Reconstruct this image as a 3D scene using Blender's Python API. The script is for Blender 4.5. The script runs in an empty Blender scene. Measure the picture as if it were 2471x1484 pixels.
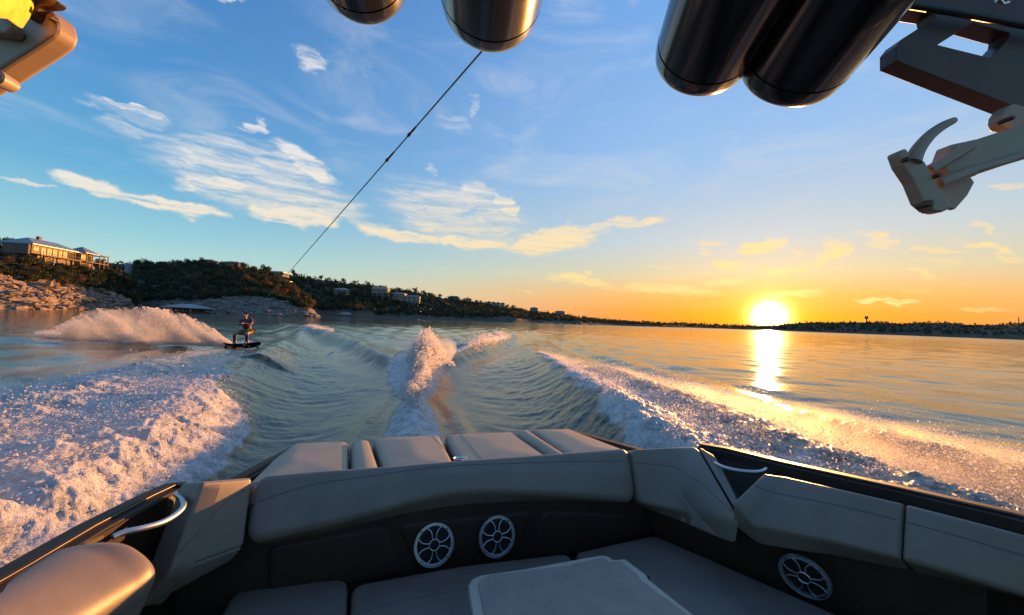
import bpy, bmesh, math, random
import numpy as np
from mathutils import Vector, Matrix
from mathutils.geometry import tessellate_polygon
R_ = math.radians
S = bpy.context.scene
C = S.collection
random.seed(7); rng = np.random.default_rng(7)

# ------------------------------------------------------------------ camera
F, CX, CY = 906.0, 1235.0, 742.0
H = 1.75
PITCH, ROLL = math.atan(31.5/F), math.atan(.0365)
FW = np.array([0, math.cos(PITCH), math.sin(PITCH)])
_r0 = np.array([1., 0, 0]); _u0 = np.cross(_r0, FW)
RT = math.cos(ROLL)*_r0+math.sin(ROLL)*_u0
UP = -math.sin(ROLL)*_r0+math.cos(ROLL)*_u0
CAM = np.array([0, 0, H])
def ray(x, y): return FW+RT*((x-CX)/F)-UP*((y-CY)/F)
def at(x, y, d): return CAM+ray(x, y)*d                     # a place d metres ahead
def ground(x, y, z=0.0):
    r = ray(x, y); return CAM+r*((z-H)/r[2])
cd = bpy.data.cameras.new('camera'); cam = bpy.data.objects.new('camera', cd); C.objects.link(cam)
cd.sensor_width = 36; cd.lens = 36*F/2470; cd.clip_start = .05; cd.clip_end = 20000
cam.matrix_world = Matrix(((RT[0], UP[0], -FW[0], 0), (RT[1], UP[1], -FW[1], 0), (RT[2], UP[2], -FW[2], H), (0, 0, 0, 1)))
S.camera = cam

# ------------------------------------------------------------------ light
SUN_DIR = ray(1855, 764); SUN_DIR /= np.linalg.norm(SUN_DIR)
SUN_AZ, SUN_EL = math.atan2(SUN_DIR[0], SUN_DIR[1]), math.asin(SUN_DIR[2])
sl = bpy.data.lights.new('sun', 'SUN'); sun = bpy.data.objects.new('sun', sl); C.objects.link(sun)
sl.energy = 5.0; sl.angle = R_(.6); sl.color = (1.0, .43, .115)
SUN_L = np.array([math.sin(SUN_AZ)*math.cos(R_(3.0)), math.cos(SUN_AZ)*math.cos(R_(3.0)), math.sin(R_(3.0))])
sun.rotation_euler = Vector(SUN_L).to_track_quat('Z', 'Y').to_euler()
S.view_settings.view_transform = 'Standard'; S.view_settings.look = 'None'
S.view_settings.exposure = 1.1; S.view_settings.gamma = 1
try: S.view_settings.use_curve_mapping = False
except Exception: pass
S.cycles.max_bounces = 6; S.cycles.transparent_max_bounces = 20
S.cycles.caustics_reflective = False; S.cycles.caustics_refractive = False
S.cycles.use_denoising = True

class NT:
    def __init__(s, tree): s.t = tree; s.n = tree.nodes; s.l = tree.links
    def node(s, typ, **kw):
        n = s.n.new(typ)
        for k, v in kw.items(): setattr(n, k, v)
        return n
    def put(s, sock, v):
        if isinstance(v, bpy.types.NodeSocket): s.l.new(v, sock)
        elif v is not None:
            if hasattr(sock.default_value, '__len__') and not hasattr(v, '__len__'): v = (v,)*len(sock.default_value)
            if hasattr(v, '__len__') and len(v) == 3 and len(sock.default_value) == 4: v = (*v, 1)
            sock.default_value = v
    def m(s, op, a, b=None, c=None, clamp=False):
        n = s.node('ShaderNodeMath', operation=op, use_clamp=clamp)
        s.put(n.inputs[0], a)
        if b is not None: s.put(n.inputs[1], b)
        if c is not None: s.put(n.inputs[2], c)
        return n.outputs[0]
    def v(s, op, a, b=None):
        n = s.node('ShaderNodeVectorMath', operation=op); s.put(n.inputs[0], a)
        if b is not None: s.put(n.inputs[1], b)
        return n.outputs['Value'] if op in ('LENGTH', 'DOT_PRODUCT', 'DISTANCE') else n.outputs[0]
    def mix(s, f, a, b, blend='MIX'):
        n = s.node('ShaderNodeMix', data_type='RGBA', blend_type=blend)
        s.put(n.inputs[0], f); s.put(n.inputs[6], a); s.put(n.inputs[7], b)
        return n.outputs[2]
    def noise(s, vec, scale, detail=4, rough=.55, dist=0.0, out=0):
        n = s.node('ShaderNodeTexNoise'); s.put(n.inputs['Vector'], vec)
        n.inputs['Scale'].default_value = scale; n.inputs['Detail'].default_value = detail
        n.inputs['Roughness'].default_value = rough; n.inputs['Distortion'].default_value = dist
        return n.outputs[out]
    def ramp(s, f, stops):
        n = s.node('ShaderNodeValToRGB'); e = n.color_ramp.elements
        while len(e) < len(stops): e.new(.5)
        for k, (p, c) in zip(e, stops): k.position = p; k.color = (*c, 1) if len(c) == 3 else c
        s.put(n.inputs[0], f); return n.outputs[0]
    def rng(s, v, a, b, c=0.0, d=1.0, smooth=True):
        n = s.node('ShaderNodeMapRange'); n.interpolation_type = 'SMOOTHSTEP' if smooth else 'LINEAR'
        s.put(n.inputs[0], v)
        for i, x in enumerate((a, b, c, d)): n.inputs[i+1].default_value = x
        return n.outputs[0]
    def mapping(s, vec, loc=(0, 0, 0), rot=(0, 0, 0), sc=(1, 1, 1), typ='POINT'):
        n = s.node('ShaderNodeMapping', vector_type=typ); s.put(n.inputs[0], vec)
        n.inputs[1].default_value = loc; n.inputs[2].default_value = rot; n.inputs[3].default_value = sc
        return n.outputs[0]
def srgb(r, g, b):
    f = lambda c: (c/255/12.92) if c/255 <= .04045 else ((c/255+.055)/1.055)**2.4
    return (f(r), f(g), f(b))

# ------------------------------------------------------------------ sky
W = bpy.data.worlds.new('World'); S.world = W; W.use_nodes = True; W.node_tree.nodes.clear()
w = NT(W.node_tree)
tc = w.node('ShaderNodeTexCoord').outputs['Generated']
sp = w.node('ShaderNodeSeparateXYZ'); w.put(sp.inputs[0], tc)
el = w.m('ARCSINE', sp.outputs[2]); az = w.m('ARCTAN2', sp.outputs[0], sp.outputs[1])
cosd = w.v('DOT_PRODUCT', tc, tuple(SUN_DIR))
th = w.m('ARCCOSINE', w.m('MINIMUM', cosd, .99999))
daz = w.m('ABSOLUTE', w.m('SUBTRACT', az, SUN_AZ))
daz = w.m('MINIMUM', daz, w.m('SUBTRACT', 2*math.pi, daz))
elf = w.m('DIVIDE', w.m('ABSOLUTE', el), R_(90))
d = lambda deg: deg/90
near = w.ramp(elf, [(0, srgb(248, 138, 32)), (d(2.0), srgb(250, 152, 46)), (d(4.4), srgb(243, 180, 96)), (d(7.2), srgb(222, 208, 168)),
                    (d(11.5), srgb(198, 210, 215)), (d(22), srgb(155, 195, 238)), (d(40), srgb(118, 172, 236)), (1, srgb(70, 120, 200))])
far = w.ramp(elf, [(0, srgb(205, 228, 208)), (d(3), srgb(196, 226, 214)), (d(8), srgb(150, 206, 220)), (d(14), srgb(105, 176, 218)),
                   (d(24), srgb(80, 148, 208)), (d(40), srgb(66, 124, 188)), (1, srgb(48, 92, 155))])
fn = w.rng(daz, R_(84), R_(4))
base = w.mix(fn, far, near)
glow = w.m('MULTIPLY', w.m('EXPONENT', w.m('DIVIDE', th, -R_(.43))), 160.0)
glow2 = w.m('MULTIPLY', w.m('EXPONENT', w.m('DIVIDE', th, -R_(1.6))), 2.0)
glow3 = w.m('MULTIPLY', w.m('EXPONENT', w.m('DIVIDE', th, -R_(6))), .09)
def scaled(col, f):
    n = w.node('ShaderNodeVectorMath', operation='SCALE'); w.put(n.inputs[0], col); w.put(n.inputs[3], f); return n.outputs[0]
gl = w.v('ADD', scaled((1.0, .78, .35), glow), w.v('ADD', scaled((1.0, .55, .04), glow2), scaled((1.0, .44, .06), glow3)))
# clouds: streaks drawn through noise in azimuth / elevation
STR = [(170,235,420,310,16,.55),(240,240,400,300,8,.85),(230,292,400,335,13,.45),(110,418,350,480,15,1.1),(230,455,560,515,14,1.15),
 (590,498,830,545,19,1.2),(820,535,1100,580,15,1.1),(1050,572,1240,592,16,1.15),(1195,603,1480,548,24,1.25),(1400,550,1620,515,11,.8),
 (330,340,820,480,70,.70),(650,340,810,450,22,1.0),(430,330,700,400,18,.6),(390,430,640,445,22,.95),(410,375,490,385,9,.8),(560,420,900,520,46,.66),
 (900,460,1290,560,62,.68),(1070,458,1210,468,18,.8),(1180,460,1262,542,15,.85),(585,295,635,312,18,.8),(695,95,790,190,26,.7),(700,92,728,130,14,.75),
 (1040,290,1150,320,18,.42),(1130,220,1150,300,12,.4),(1010,400,1056,410,10,.7),(0,428,142,455,6,.85),(520,-2,600,12,8,.7),(860,120,900,190,10,.3),
 (1310,662,1500,692,13,.9),(1480,692,1760,710,12,.85),(1680,702,1800,678,10,.75),(1655,580,1742,592,9,.75),(1750,615,1912,566,13,1.0),(1710,640,1802,645,8,.9),
 (1840,650,1960,634,10,.95),(1950,632,2072,578,14,.95),(1838,716,1990,704,10,1.0),(2070,560,2215,596,8,.8),(2225,580,2320,602,8,.7),(2300,572,2470,602,8,.75),
 (2190,648,2275,662,7,.7),(2078,724,2232,727,5,.95),(2290,735,2470,742,8,.7),(2330,520,2450,562,8,.75),(2365,610,2475,632,9,.7),(2370,455,2475,466,6,.7),
 (1240,704,1305,711,6,.5),(1395,655,1432,652,6,.6),(1690,600,1720,622,7,.6),(1990,670,2045,672,5,.7),(2150,690,2260,700,7,.35),(1880,600,1925,612,9,.6),
 (1560,640,1640,652,7,.4),(2180,620,2330,632,7,.5),(1180,655,1300,662,5,.3)]
cv = w.node('ShaderNodeCombineXYZ'); w.put(cv.inputs[0], az); w.put(cv.inputs[1], el)
P0 = cv.outputs[0]
wn = w.noise(w.mapping(P0, sc=(7, 14, 1)), 1.0, 3, .6, 0, 'Color')
warp = w.v('ADD', w.v('MULTIPLY', w.v('SUBTRACT', wn, (.5, .5, .5)), (.13, .06, 0)), w.v('MULTIPLY', w.v('SUBTRACT', w.noise(w.mapping(P0, sc=(34, 70, 1)), 1.0, 4, .65, 0, 'Color'), (.5, .5, .5)), (.045, .022, 0)))
P1 = w.v('ADD', P0, warp)
acc = None
def azel(x, y):
    r = ray(x, y); r = r/np.linalg.norm(r); return np.array([math.atan2(r[0], r[1]), math.asin(r[2])])
for (x1, y1, x2, y2, t, I) in STR:
    a, b = azel(x1, y1), azel(x2, y2); c = (a+b)/2; dd = b-a
    hl = np.linalg.norm(dd)/2*1.15; rr = ray((x1+x2)/2, (y1+y2)/2)
    hb = t/F/np.linalg.norm(rr)*1.45
    ang = math.atan2(dd[1], dd[0])
    mp = w.mapping(P1, (c[0], c[1], 0), (0, 0, ang), (hl, hb, 1), 'TEXTURE')
    q = w.m('MINIMUM', w.m('MULTIPLY_ADD', w.v('LENGTH', mp), -2.1*I, 2.1*I), I)
    acc = q if acc is None else w.m('MAXIMUM', acc, q)
# long wisps falling off the streaks
st1 = w.noise(w.v('ADD', w.mapping(P0, rot=(0, 0, R_(14)), sc=(7, 58, 1)), w.v('MULTIPLY', wn, (2.2, 1.2, 0))), 1.0, 7, .62, .6)
st2 = w.noise(w.v('ADD', w.mapping(P0, rot=(0, 0, R_(-22)), sc=(15, 105, 1)), w.v('MULTIPLY', wn, (2.5, 3, 0))), 1.0, 6, .65, .4)
nz = w.m('ADD', w.m('MULTIPLY', st1, .72), w.m('MULTIPLY', st2, .45))
cm = w.rng(w.m('MULTIPLY', w.m('MAXIMUM', acc, 0.0), w.m('ADD', w.m('MULTIPLY', nz, 4.6), -1.60)), .02, 1.5)
veil = w.rng(w.m('MULTIPLY', w.noise(w.mapping(P0, rot=(0, 0, R_(-20)), sc=(3, 9, 1)), 1.0, 6, .6, 1.2), w.rng(el, 0.02, .35)), .42, .95, 0, .5)
cm = w.m('MULTIPLY', w.m('MAXIMUM', cm, veil), w.rng(el, 0.0, .05))
warmth = w.rng(w.m('ADD', w.m('MULTIPLY', el, 1.6), w.m('MULTIPLY', daz, .28)), 1.0, .22)
ccol = w.mix(warmth, srgb(244, 240, 236), srgb(255, 222, 150))
sky = w.mix(w.m('MULTIPLY', cm, .92), base, ccol)
ny = w.node('ShaderNodeTexSky', sky_type='NISHITA'); ny.sun_disc = False
ny.sun_elevation = SUN_EL; ny.sun_rotation = SUN_AZ
bg1 = w.node('ShaderNodeBackground'); w.put(bg1.inputs[0], w.v('ADD', sky, gl)); bg1.inputs[1].default_value = .455
bg2 = w.node('ShaderNodeBackground'); w.put(bg2.inputs[0], ny.outputs[0]); bg2.inputs[1].default_value = .010
ad = w.node('ShaderNodeAddShader'); w.l.new(bg1.outputs[0], ad.inputs[0]); w.l.new(bg2.outputs[0], ad.inputs[1])
wo = w.node('ShaderNodeOutputWorld'); w.l.new(ad.outputs[0], wo.inputs[0])
W.cycles.sampling_method = 'MANUAL'; W.cycles.sample_map_resolution = 1024

# ------------------------------------------------------------------ materials
def mat(name, col, rough=.5, metal=0.0, var=.15, vscale=6, bump=0.0, bscale=40, spec=.5, col2=None, coat=0.0, transl=0.0):
    m = bpy.data.materials.new(name); m.use_nodes = True; t = NT(m.node_tree); t.n.clear()
    o = t.node('ShaderNodeOutputMaterial'); b = t.node('ShaderNodeBsdfPrincipled')
    g = t.node('ShaderNodeNewGeometry').outputs['Position'] if False else t.node('ShaderNodeTexCoord').outputs['Object']
    n = t.noise(g, vscale, 5, .6)
    c2 = col2 or tuple(c*(1-var) for c in col); c1 = tuple(c*(1+var) for c in col) if not col2 else col
    t.put(b.inputs['Base Color'], t.mix(t.rng(n, .35, .65), c1, c2))
    t.put(b.inputs['Roughness'], t.m('MULTIPLY_ADD', t.noise(g, vscale*3, 4), .25*rough, rough*.87))
    b.inputs['Metallic'].default_value = metal; b.inputs['Specular IOR Level'].default_value = spec
    b.inputs['Coat Weight'].default_value = coat; b.inputs['Coat Roughness'].default_value = .05
    if bump:
        bn = t.node('ShaderNodeBump'); bn.inputs['Strength'].default_value = 1; bn.inputs['Distance'].default_value = bump
        t.put(bn.inputs['Height'], t.noise(g, bscale, 3)); t.l.new(bn.outputs[0], b.inputs['Normal'])
    out = b.outputs[0]
    if transl:
        tr = t.node('ShaderNodeBsdfTranslucent'); t.put(tr.inputs[0], t.mix(t.rng(n, .35, .65), c1, c2))
        mx = t.node('ShaderNodeMixShader'); mx.inputs[0].default_value = transl
        t.l.new(b.outputs[0], mx.inputs[1]); t.l.new(tr.outputs[0], mx.inputs[2]); out = mx.outputs[0]
    t.l.new(out, o.inputs[0]); return m
M = dict(
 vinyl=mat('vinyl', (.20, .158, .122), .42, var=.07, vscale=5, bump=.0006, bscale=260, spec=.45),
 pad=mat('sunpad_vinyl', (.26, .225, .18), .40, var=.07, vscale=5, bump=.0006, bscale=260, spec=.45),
 thread=mat('thread', (.10, .095, .09), .8),
 panel=mat('panel_dark', (.036, .020, .012), .55, var=.15, vscale=2, bump=.0008, bscale=150, spec=.3),
 gel=mat('gelcoat_dark', (.022, .012, .007), .5, var=.1, spec=.14), trim=mat('trim_metal', (.16, .14, .12), .4, .6),
 chrome=mat('brushed_metal', (.62, .62, .62), .28, 1.0, var=.08),
 alu=mat('cast_aluminium', (.55, .56, .58), .38, .9, var=.08),
 cone=mat('speaker_cone', (.020, .016, .014), .6, spec=.2), screw=mat('screw_steel', (.12, .12, .12), .4, 1),
 table=mat('table_grain', (.235, .20, .155), .45, var=.1, vscale=9, bump=.0007, bscale=260),
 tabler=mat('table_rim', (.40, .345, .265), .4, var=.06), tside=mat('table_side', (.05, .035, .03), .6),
 can=mat('gloss_black', (.020, .014, .012), .20, var=.1, coat=.45), canseam=mat('seam_rubber', (.01, .01, .01), .5),
 tower=mat('tower_bronze', (.085, .045, .028), .42, .3, var=.1, vscale=12),
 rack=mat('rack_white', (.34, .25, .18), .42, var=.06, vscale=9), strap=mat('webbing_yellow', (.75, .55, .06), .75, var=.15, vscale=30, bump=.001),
 rope=mat('rope_teal', (.03, .13, .12), .7), ropek=mat('rope_dark', (.02, .008, .02), .8),
 carpet=mat('deck_carpet', (.12, .11, .10), .9, bump=.002),
 skin=mat('skin', (.42, .20, .14), .5), hair=mat('hair_black', (.012, .012, .016), .4), shirt=mat('vest_maroon', (.12, .006, .022), .6, var=.3),
 shorts=mat('shorts_olive', (.13, .085, .012), .7), leg=mat('leg_wetsuit', (.07, .018, .03), .6), boot=mat('boot_purple', (.06, .01, .12), .5),
 board=mat('wakeboard_black', (.006, .006, .012), .65, spec=.08), white=mat('white_paint', (.30, .285, .27), .5, var=.05),
 bark=mat('bark', (.09, .07, .05), .9), roof=mat('metal_roof', (.27, .29, .33), .38, .4, var=.08, vscale=.6), roofw=mat('pale_roof', (.22, .235, .265), .4, .3, var=.06),
 rooft=mat('tile_roof', (.15, .10, .08), .8), stucco=mat('stucco_ochre', (.27, .185, .10), .8), stuccow=mat('stucco_pale', (.17, .15, .13), .8, var=.1), timber=mat('timber', (.22, .14, .08), .8),
 stone=mat('stone_wall', (.26, .20, .15), .9, vscale=1.5, var=.25), glass=mat('window_glass', (.05, .05, .05), .06, spec=.9), blind=mat('window_blind', (.62, .48, .24), .6),
 orange=mat('orange_canvas', (.55, .20, .05), .6), steel=mat('steel_grey', (.2, .2, .2), .5, .5), nose=mat('dark_float', (.03, .03, .03), .7),
)
LEAF = [mat('leaf_%s' % n, c, .75, var=.45, vscale=.55, transl=.35) for n, c in
        (('juniper', (.040, .050, .018)), ('oak', (.058, .056, .016)), ('rust', (.13, .045, .014)), ('amber', (.15, .085, .016)), ('brush', (.10, .065, .035)))]

def rockmat(name, a, b, sc=.25):
    m = bpy.data.materials.new(name); m.use_nodes = True; t = NT(m.node_tree); t.n.clear()
    o = t.node('ShaderNodeOutputMaterial'); p = t.node('ShaderNodeBsdfPrincipled'); p.inputs['Roughness'].default_value = .92
    g = t.node('ShaderNodeNewGeometry').outputs['Position']
    n1 = t.noise(g, sc, 8, .68); n2 = t.noise(t.mapping(g, sc=(.6, .6, 3.5)), sc*3.2, 6, .7)
    rnd = t.node('ShaderNodeObjectInfo').outputs['Random']
    col = t.mix(t.rng(n1, .38, .62), a, b)
    col = t.mix(t.rng(n2, .50, .66), col, tuple(x*.34 for x in b))
    col = t.mix(t.m('MULTIPLY', rnd, .35), col, tuple(min(.6, x*1.35) for x in a))
    t.put(p.inputs['Base Color'], col)
    bn = t.node('ShaderNodeBump'); bn.inputs['Distance'].default_value = .35; t.put(bn.inputs['Height'], n2); t.l.new(bn.outputs[0], p.inputs['Normal'])
    t.l.new(p.outputs[0], o.inputs[0]); return m
M['lime'] = rockmat('limestone', (.34, .25, .19), (.24, .185, .15), .35)
M['limeg'] = rockmat('limestone_grey', (.27, .23, .20), (.19, .165, .15), .35)
M['soil'] = rockmat('scrub_soil', (.10, .075, .045), (.055, .05, .025), .12)
M['farland'] = rockmat('far_woodland', (.045, .032, .014), (.03, .024, .010), .02)

def foammat(name, dark, light, lo, hi):
    m = bpy.data.materials.new(name); m.use_nodes = True; t = NT(m.node_tree); t.n.clear()
    o = t.node('ShaderNodeOutputMaterial'); p = t.node('ShaderNodeBsdfPrincipled')
    p.inputs['Base Color'].default_value = (*light, 1); p.inputs['Roughness'].default_value = .25; p.inputs['IOR'].default_value = 1.33
    tr = t.node('ShaderNodeBsdfTranslucent'); tr.inputs[0].default_value = (*light, 1)
    mx = t.node('ShaderNodeMixShader'); mx.inputs[0].default_value = .68
    t.l.new(p.outputs[0], mx.inputs[1]); t.l.new(tr.outputs[0], mx.inputs[2])
    tp = t.node('ShaderNodeBsdfTransparent'); m2 = t.node('ShaderNodeMixShader'); m2.inputs[0].default_value = .35
    t.l.new(mx.outputs[0], m2.inputs[1]); t.l.new(tp.outputs[0], m2.inputs[2]); t.l.new(m2.outputs[0], o.inputs[0]); return m
M['drop'] = foammat('spray_droplets', None, (.90, .87, .85), 0, 1)

# ------------------------------------------------------------------ helpers
def tag(o, label=None, cat=None, group=None, kind=None):
    if label: o['label'] = label
    if cat: o['category'] = cat
    if group: o['group'] = group
    if kind: o['kind'] = kind
    return o
def empty(name, loc=(0, 0, 0), rz=0.0, parent=None):
    o = bpy.data.objects.new(name, None); C.objects.link(o); o.location = loc; o.rotation_euler = (0, 0, rz)
    if parent: o.parent = parent
    o.empty_display_size = .1; return o
def link(name, me, m=None, parent=None, smooth=False):
    o = bpy.data.objects.new(name, me); C.objects.link(o)
    if m is not None: me.materials.append(m)
    if parent: o.parent = parent
    if smooth: me.shade_smooth()
    return o
def pyd(name, vs, fs, m=None, parent=None, smooth=False):
    me = bpy.data.meshes.new(name); me.from_pydata([tuple(map(float, v)) for v in vs], [], fs); me.update()
    return link(name, me, m, parent, smooth)
def npmesh(name, V, Fq, m, smooth=True, parent=None):
    k = Fq.shape[1]; me = bpy.data.meshes.new(name)
    me.vertices.add(len(V)); me.vertices.foreach_set('co', np.asarray(V, np.float32).ravel())
    me.loops.add(Fq.size); me.loops.foreach_set('vertex_index', np.asarray(Fq, np.int32).ravel())
    me.polygons.add(len(Fq)); me.polygons.foreach_set('loop_start', np.arange(0, Fq.size, k, dtype=np.int32))
    me.polygons.foreach_set('loop_total', np.full(len(Fq), k, np.int32)); me.update(calc_edges=True)
    return link(name, me, m, parent, smooth)
class MB:
    def __init__(s): s.v = []; s.f = []
    def add(s, vs, fs):
        o = len(s.v); s.v += [tuple(map(float, v)) for v in vs]; s.f += [tuple(i+o for i in f) for f in fs]; return s
    def box(s, x0, x1, y0, y1, z0, z1, M4=None):
        vs = [(x, y, z) for x in (x0, x1) for y in (y0, y1) for z in (z0, z1)]
        if M4 is not None: vs = [tuple(M4 @ Vector(v)) for v in vs]
        return s.add(vs, [(0, 1, 3, 2), (4, 6, 7, 5), (0, 4, 5, 1), (2, 3, 7, 6), (0, 2, 6, 4), (1, 5, 7, 3)])
    def tube(s, pts, r, n=10, closed=False, caps=True):
        pts = [np.array(p, float) for p in pts]; N = len(pts); rs = r if hasattr(r, '__len__') else [r]*N
        ref = None; rings = []
        for i, p in enumerate(pts):
            if closed: t = pts[(i+1) % N]-pts[i-1]
            else: t = pts[min(i+1, N-1)]-pts[max(i-1, 0)]
            t = t/(np.linalg.norm(t)+1e-9)
            if ref is None: ref = np.cross(t, [0, 0, 1.]) if abs(t[2]) < .9 else np.cross(t, [1., 0, 0])
            a = ref-t*np.dot(ref, t); a /= np.linalg.norm(a)+1e-9; ref = a; b = np.cross(t, a)
            rings.append([p+rs[i]*(a*math.cos(k*2*math.pi/n)+b*math.sin(k*2*math.pi/n)) for k in range(n)])
        vs = [v for g in rings for v in g]; fs = []
        for i in range(N if closed else N-1):
            j = (i+1) % N
            fs += [(i*n+k, i*n+(k+1) % n, j*n+(k+1) % n, j*n+k) for k in range(n)]
        if caps and not closed: fs += [tuple(range(n-1, -1, -1)), tuple((N-1)*n+k for k in range(n))]
        return s.add(vs, fs)
    def lathe(s, o, ax, prof, n=40, cap0=True, cap1=True):
        o = np.array(o, float); ax = np.array(ax, float); ax /= np.linalg.norm(ax)
        a = np.cross(ax, [0, 0, 1.]); a = a/np.linalg.norm(a) if np.linalg.norm(a) > .1 else np.array([1., 0, 0]); b = np.cross(ax, a)
        vs = [o+ax*q+r*(a*math.cos(k*2*math.pi/n)+b*math.sin(k*2*math.pi/n)) for q, r in prof for k in range(n)]
        fs = [(i*n+k, i*n+(k+1) % n, (i+1)*n+(k+1) % n, (i+1)*n+k) for i in range(len(prof)-1) for k in range(n)]
        if cap0: fs.append(tuple(range(n-1, -1, -1)))
        if cap1: fs.append(tuple((len(prof)-1)*n+k for k in range(n)))
        return s.add(vs, fs)
    def build(s, name, m, parent=None, smooth=False, bevel=0.0, seg=2):
        o = pyd(name, s.v, s.f, m, parent, smooth)
        bm = bmesh.new(); bm.from_mesh(o.data); bmesh.ops.recalc_face_normals(bm, faces=bm.faces); bm.to_mesh(o.data); bm.free()
        if smooth: o.data.set_sharp_from_angle(angle=R_(38))
        if bevel:
            md = o.modifiers.new('bevel', 'BEVEL'); md.width = bevel; md.segments = seg; md.limit_method = 'ANGLE'; md.harden_normals = False
        return o
def copy_tree(o, parent=None):
    c = o.copy(); C.objects.link(c); c.parent = parent
    for ch in list(o.children): copy_tree(ch, c)
    return c

# numpy noise
_T = rng.random(65536).astype(np.float32)
def vnoise(x, y):
    xi = np.floor(x).astype(np.int64); yi = np.floor(y).astype(np.int64)
    fx = (x-xi); fy = (y-yi); fx = fx*fx*(3-2*fx); fy = fy*fy*(3-2*fy)
    h = lambda a, b: _T[((a*73856093) ^ (b*19349663)) & 65535]
    return (h(xi, yi)*(1-fx)+h(xi+1, yi)*fx)*(1-fy)+(h(xi, yi+1)*(1-fx)+h(xi+1, yi+1)*fx)*fy-.5
def fbm(x, y, oc=4, g=.5, lac=2.03):
    s = 0; a = 1.0
    for i in range(oc): s = s+a*vnoise(x+i*17.3, y-i*9.1); x = x*lac; y = y*lac; a *= g
    return s
def sst(x, a, b):
    t = np.clip((x-a)/(b-a), 0, 1); return t*t*(3-2*t)

# ------------------------------------------------------------------ boat frame
BA, BP, BH = R_(-17.5), R_(5), .65
bv = np.array([math.sin(BA)*math.cos(BP), math.cos(BA)*math.cos(BP), -math.sin(BP)])
bu = np.array([math.cos(BA), -math.sin(BA), 0]); bw = np.cross(bu, bv); bo = CAM-bw*BH
BN = {'u': bu, 'v': bv, 'w': bw}
def toB(P): P = np.asarray(P)-bo; return np.array([P@bu, P@bv, P@bw])
def toW(p): return bo+bu*p[0]+bv*p[1]+bw*p[2]
def Q(x, y, ax, val):                                          # boat coordinates of a sight line met by a plane of the boat
    n = BN[ax]; r = ray(x, y); t = ((bo-CAM)@n+val)/(r@n); return toB(CAM+r*t)
def QD(x, y, dist): return toB(at(x, y, dist))

# ------------------------------------------------------------------ water
WA = R_(-14)
def wake_tq(x, y): return x*math.cos(WA)-y*math.sin(WA), x*math.sin(WA)+y*math.cos(WA)
def wake(x, y):
    t, q = wake_tq(x, y); a = np.abs(t); n1 = fbm(t*.6+3, q*.35, 3); n2 = fbm(t*2.1, q*1.3+7, 3)
    z = np.zeros_like(t)
    # hollow behind the boat
    wd = 2.75+.08*np.maximum(q-6, 0)
    z -= .40*np.exp(-(a/wd)**4)*(1-sst(q, 9, 19))*sst(q, -6, 0)
    # inner shoulders of the side waves, running out and back
    ti = np.interp(q, [-4, 4, 6, 9.6, 18, 24, 40], [2.4, 2.6, 3.0, 3.6, 5.1, 6.4, 10.0])
    til = np.interp(q, [-4, 4, 6, 9.6, 18, 24, 40], [2.3, 2.35, 2.6, 3.3, 5.2, 6.6, 10.4])
    tt = np.where(t > 0, ti, til)
    amp = np.interp(q, [-6, 0, 4, 10, 20, 34, 60], [.1, .34, .44, .44, .34, .2, .0])
    dd = a-tt-.55
    z += amp*np.where(dd < 0, np.exp(-(dd/.62)**2), np.exp(-(dd/1.7)**2))
    z += .10*amp/.3*np.cos((a-tt)*2.6)*np.exp(-((a-tt-2.6)/3)**2)
    lt = -t; z += (.062*np.clip(lt-2.6, 0, 4.8)*(1-sst(lt, 7.2, 8.8)))*(t < 0)*sst(q, -3, 1)*(1-sst(q, 11, 19))*1.0
    z -= .12*np.exp(-((lt-tt-.3)/.6)**2)*(t < 0)*(q < 12)
    # crossing crests that start at the plume
    tcr = .8+.385*(q-14.5)
    ca = np.interp(q, [13, 16, 24, 33, 44, 70, 110], [0, .28, .62, .62, .40, .18, 0])*np.where(t > 0, 1.0, .95)
    dc = (a-tcr)/np.interp(q, [14, 30, 60], [.5, .95, 2.2])
    z += ca*np.where(dc > 0, np.exp(-(dc*1.5)**2), np.exp(-(dc/1.5)**2))*(q > 12.5)
    z -= .45*ca*np.exp(-((dc-1.9)/1.2)**2)
    for k, (off, am) in enumerate(((5.5, .20), (11, .16), (18, .12), (27, .10))):
        t2 = .385*(q-14.5-off*1.6); d2 = (a-t2)/(.9+.3*k)
        z += am*np.exp(-d2*d2)*sst(q, 18+off, 26+off)*(1-sst(q, 70, 130))
    z += .14*np.cos(t*.9)*np.exp(-(t/3.4)**2)*np.sin((q-14)*.62)*sst(q, 15, 20)*(1-sst(q, 50, 110))
    # prop wash ridge with the rooster bump
    wr = np.interp(q, [3, 5.6, 8.5, 10, 13, 18], [.70, .54, .36, .22, .5, 1.2])
    zr = np.interp(q, [2, 4, 7, 8.6, 9.6, 11, 13.5, 16, 22], [.1, .16, .26, .42, .30, .34, .40, .20, 0])
    z += zr*np.exp(-(t/wr)**2*1.1)
    z += .10*np.exp(-((a-wr-.30-.02*q)/.20)**2)*sst(q, 3, 5)*(1-sst(q, 8, 11))
    # cut left by the rider
    z += .05*np.sin((t*.35+q*1.1))*np.exp(-((q-21)/5)**2)*(t < -4)*(t > -26)
    near = 1-sst(np.hypot(x, y), 60, 160)
    z += (.022*n1+.018*n2)*np.exp(-(np.maximum(a-tt-2, 0)/9)**2)*near*sst(q, -4, 2)
    return z
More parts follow.
